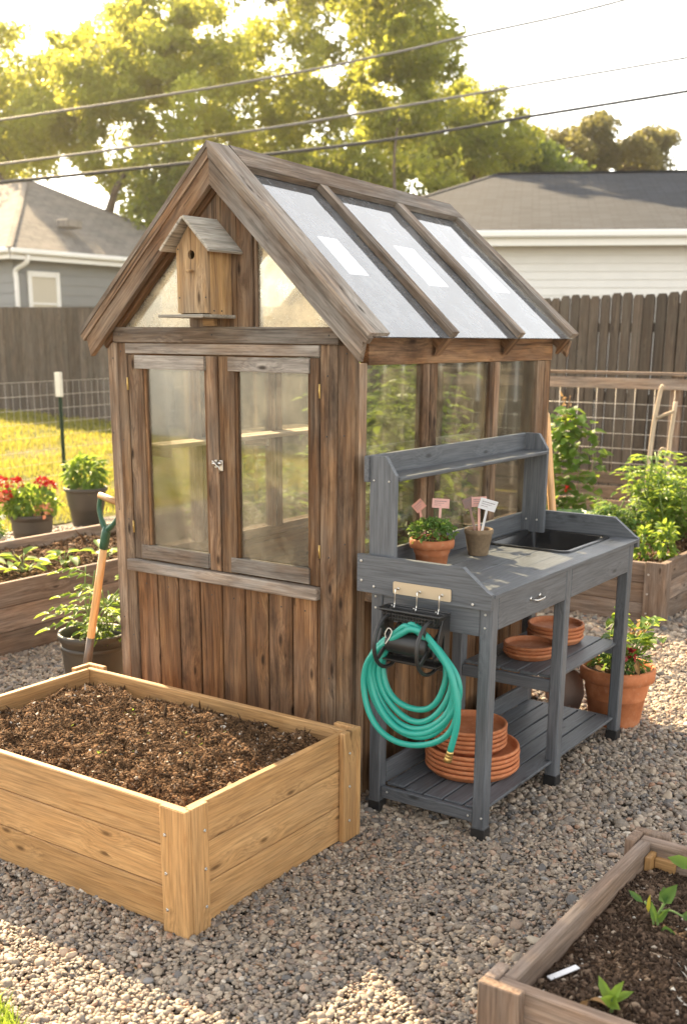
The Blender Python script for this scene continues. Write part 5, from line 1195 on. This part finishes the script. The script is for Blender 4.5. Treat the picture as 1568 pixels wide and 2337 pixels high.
# ================================================================ POWER LINES
def ray(u,v,D): return CAM+(fwd+rx*((u-784)/2537.4)-uy*((v-1459)/2537.4))*D
for nm,pts,D,r_,mt in (('top thin power cable crossing the sky, the highest of the three',[(-200,303),(500,196),(870,125),(1060,82),(1300,30),(1500,-22)],(15,17),.017,'greycable'),
    ('middle pale power cable, the thinnest of the three',[(-200,400),(485,310),(830,256),(1180,196),(1568,130),(1800,88)],(15,19),.018,'greycable'),
    ('lowest and thickest black power cable, passing just behind the greenhouse peak',[(-200,436),(430,371),(870,320),(1200,266),(1568,207),(1800,168)],(14,17),.022,'cable')):
    n=len(pts); P=[ray(u,v,D[0]+(D[1]-D[0])*i/(n-1)) for i,(u,v) in enumerate(pts)]; m=MB(); m.tube(curve(P,8),r_,6); tag(m.build('power_cable',M[mt]),nm+'','power cable')

# ================================================================ TREES
def tree(label,base,H,clusters,leafn,ls,mat,seed,trunk_r=.2,name='deciduous_tree',cat='tree',crad=.9,grp='trees beyond the houses',kind=None,fork=.3):
    rr=np.random.RandomState(seed); base=Vector(base); r=thing(name,label,cat,base,grp)
    C=[Vector(c) for c in clusters]; m=MB()
    top=base+Vector((rr.normal(0,.3),rr.normal(0,.3),H*fork)); nodes=[(top,trunk_r*.75)]
    m.tube(curve([base-Vector((0,0,.3)),base+(top-base)*.5+Vector((rr.normal(0,.08),rr.normal(0,.08),0)),top],5),[trunk_r*(1.25-.5*i/10) for i in range(11)],9)
    C.sort(key=lambda c:(c-top).length)
    for c in C:
        bi=min(range(len(nodes)),key=lambda i:(nodes[i][0]-c).length+.35*(nodes[i][0]-top).length*0+ (2 if nodes[i][0].z>c.z+.5 else 0)); p,rad=nodes[bi]; L=(c-p).length; r2=max(.012,min(rad*.72,.02+.018*L))
        mid=(p+c)/2+Vector((rr.normal(0,.06),rr.normal(0,.06),.10+rr.normal(0,.05)))*L; pts=curve([p,mid,c],4); m.tube(pts,[rad*.7+(r2*.6-rad*.7)*i/(len(pts)-1) for i in range(len(pts))],5)
        nodes.append((mid,rad*.6)); nodes.append((c,r2*.6))
    m.build('trunk',M['bark'],r)
    n=leafn; k=len(C); per=n//k; ctr=np.repeat(np.array([tuple(c) for c in C]),per,0); N=len(ctr)
    sz=np.repeat(rr.uniform(.6,1.25,k)*crad,per); off=rr.normal(0,1,(N,3)); nn_=np.linalg.norm(off,axis=1,keepdims=True); off=off/nn_*(rr.uniform(.15,1,(N,1))**.5); off*=sz[:,None]*np.array([1,1,.62]); 
    # lumpy sprays inside a cluster
    P=ctr+off; P+=.22*np.sin(P[:,[1,2,0]]*3.1+seed)
    a=rr.normal(0,1,(N,3)); a/=np.linalg.norm(a,axis=1,keepdims=True); b=rr.normal(0,1,(N,3)); b-=a*(a*b).sum(1,keepdims=True); b/=np.linalg.norm(b,axis=1,keepdims=True); s=ls*rr.uniform(.6,1.3,(N,1))
    q=np.stack([P-a*s*.6,P+b*s*.34,P+a*s*.6,P-b*s*.34],1).reshape(-1,3); ti=np.repeat(np.clip(np.repeat(rr.uniform(.1,.9,k),per)+rr.normal(0,.22,N),0,1),4)
    lm=MB(); lm.v=q.tolist(); lm.f=(np.arange(N)[:,None]*4+np.arange(4)).tolist(); lm.g=lm.v; lm.t=ti.tolist(); lm.sm=[False]*N; lm.mi=[0]*N
    lm.build('crown',M[mat],r); return r
def crown_pts(u0,u1,v0,v1,D,n,seed,shape='ell',dd=2.2,dens=None):
    # cluster centres filling a crown volume: seen size at distance D, real depth dd
    rr=np.random.RandomState(seed); o=[]
    while len(o)<n:
        x,y,z=rr.uniform(-1,1,3)
        if x*x+y*y+z*z>1: continue
        if shape=='round' and rr.uniform()<.5 and x*x+y*y+z*z<.25: continue
        u=(u0+u1)/2+x*(u1-u0)/2; v=(v0+v1)/2+y*(v1-v0)/2
        if dens and not dens(u,v): continue
        o.append(ray(u,v,D+z*dd))
    return o
def tb(u,D): p=ray(u,900,D); return (p.x,p.y,.2)
tree('big airy tree with visible upright branches, in the middle behind the greenhouse',tb(700,34),13,crown_pts(370,1040,-330,440,34,190,1,dd=3.6,dens=lambda u,v: not (u>930 and v>200) ),64000,.125,'leafmid',11,.34,crad=.62,fork=.42)
tree('tall golden sunlit tree at the upper left with a forked trunk',tb(262,30),10,crown_pts(120,560,-60,450,30,150,2,dd=2.8,dens=lambda u,v: v>70 or u>250),50000,.12,'leafgold',12,.28,crad=.60,fork=.42)
tree('golden backlit tree at the far left edge',tb(40,32),8,crown_pts(-300,240,85,440,32,120,3,dd=2.8),40000,.12,'leafgold',13,.22,crad=.62,fork=.4)
tree('rounded green tree right of centre above the grey roof',tb(1050,37),8,crown_pts(830,1215,185,450,37,105,4,dd=2.6),40000,.125,'leafmid',14,.22,crad=.66,fork=.4)
tree('dark bronze tree above the ridge of the white house',tb(1400,44),8,crown_pts(1235,1545,262,410,44,60,5,dd=2.6),22000,.14,'leafred',15,.2,crad=.6,fork=.5)
tree('low dark green tree just left of the bronze tree above the roof',tb(1200,40),6,crown_pts(1090,1340,340,430,40,36,6,dd=1.8),15000,.15,'leafdark',16,.2,crad=.8,fork=.4)
tree('airy near tree added to dapple the grey roof, its crown topping the frame right of the greenhouse peak',tb(905,26),9,crown_pts(790,1020,-330,330,26,95,9,dd=2.6),34000,.11,'leafmid',19,.085,crad=.55,fork=.35)  # extra tree, added to throw dappled shade on the white house roof
tree('low olive tree between the left house and the greenhouse peak',tb(400,29),5,crown_pts(270,620,385,560,29,46,7,dd=1.6),12000,.13,'leafmid',17,.16,crad=.7,fork=.4)
tree('dark lower tree behind the greenhouse roof',tb(850,30),5,crown_pts(600,1090,330,560,30,60,8,dd=1.6),16000,.14,'leafmid',18,.18,crad=.8,fork=.4)

# ================================================================ HAZE
def haze():
    mb=MB(); x0,x1,y0,y1,z0,z1=-62,30,-12,62,-1.2,24
    mb.add([(x0,y0,z0),(x1,y0,z0),(x1,y1,z0),(x0,y1,z0),(x0,y0,z1),(x1,y0,z1),(x1,y1,z1),(x0,y1,z1)],[(0,3,2,1),(4,5,6,7),(0,1,5,4),(1,2,6,5),(2,3,7,6),(3,0,4,7)])
    m=bpy.data.materials.new('air_haze'); m.use_nodes=True; t=m.node_tree; t.nodes.clear(); o=t.nodes.new('ShaderNodeOutputMaterial'); v=t.nodes.new('ShaderNodeVolumePrincipled')
    v.inputs['Color'].default_value=(1,.95,.86,1); v.inputs['Density'].default_value=.0005; v.inputs['Anisotropy'].default_value=.6; t.links.new(v.outputs[0],o.inputs['Volume'])
    tag(mb.build('haze',m,origin=(0,0,0)),'thin warm evening haze filling the whole garden and yard','haze',None,'stuff')
haze()
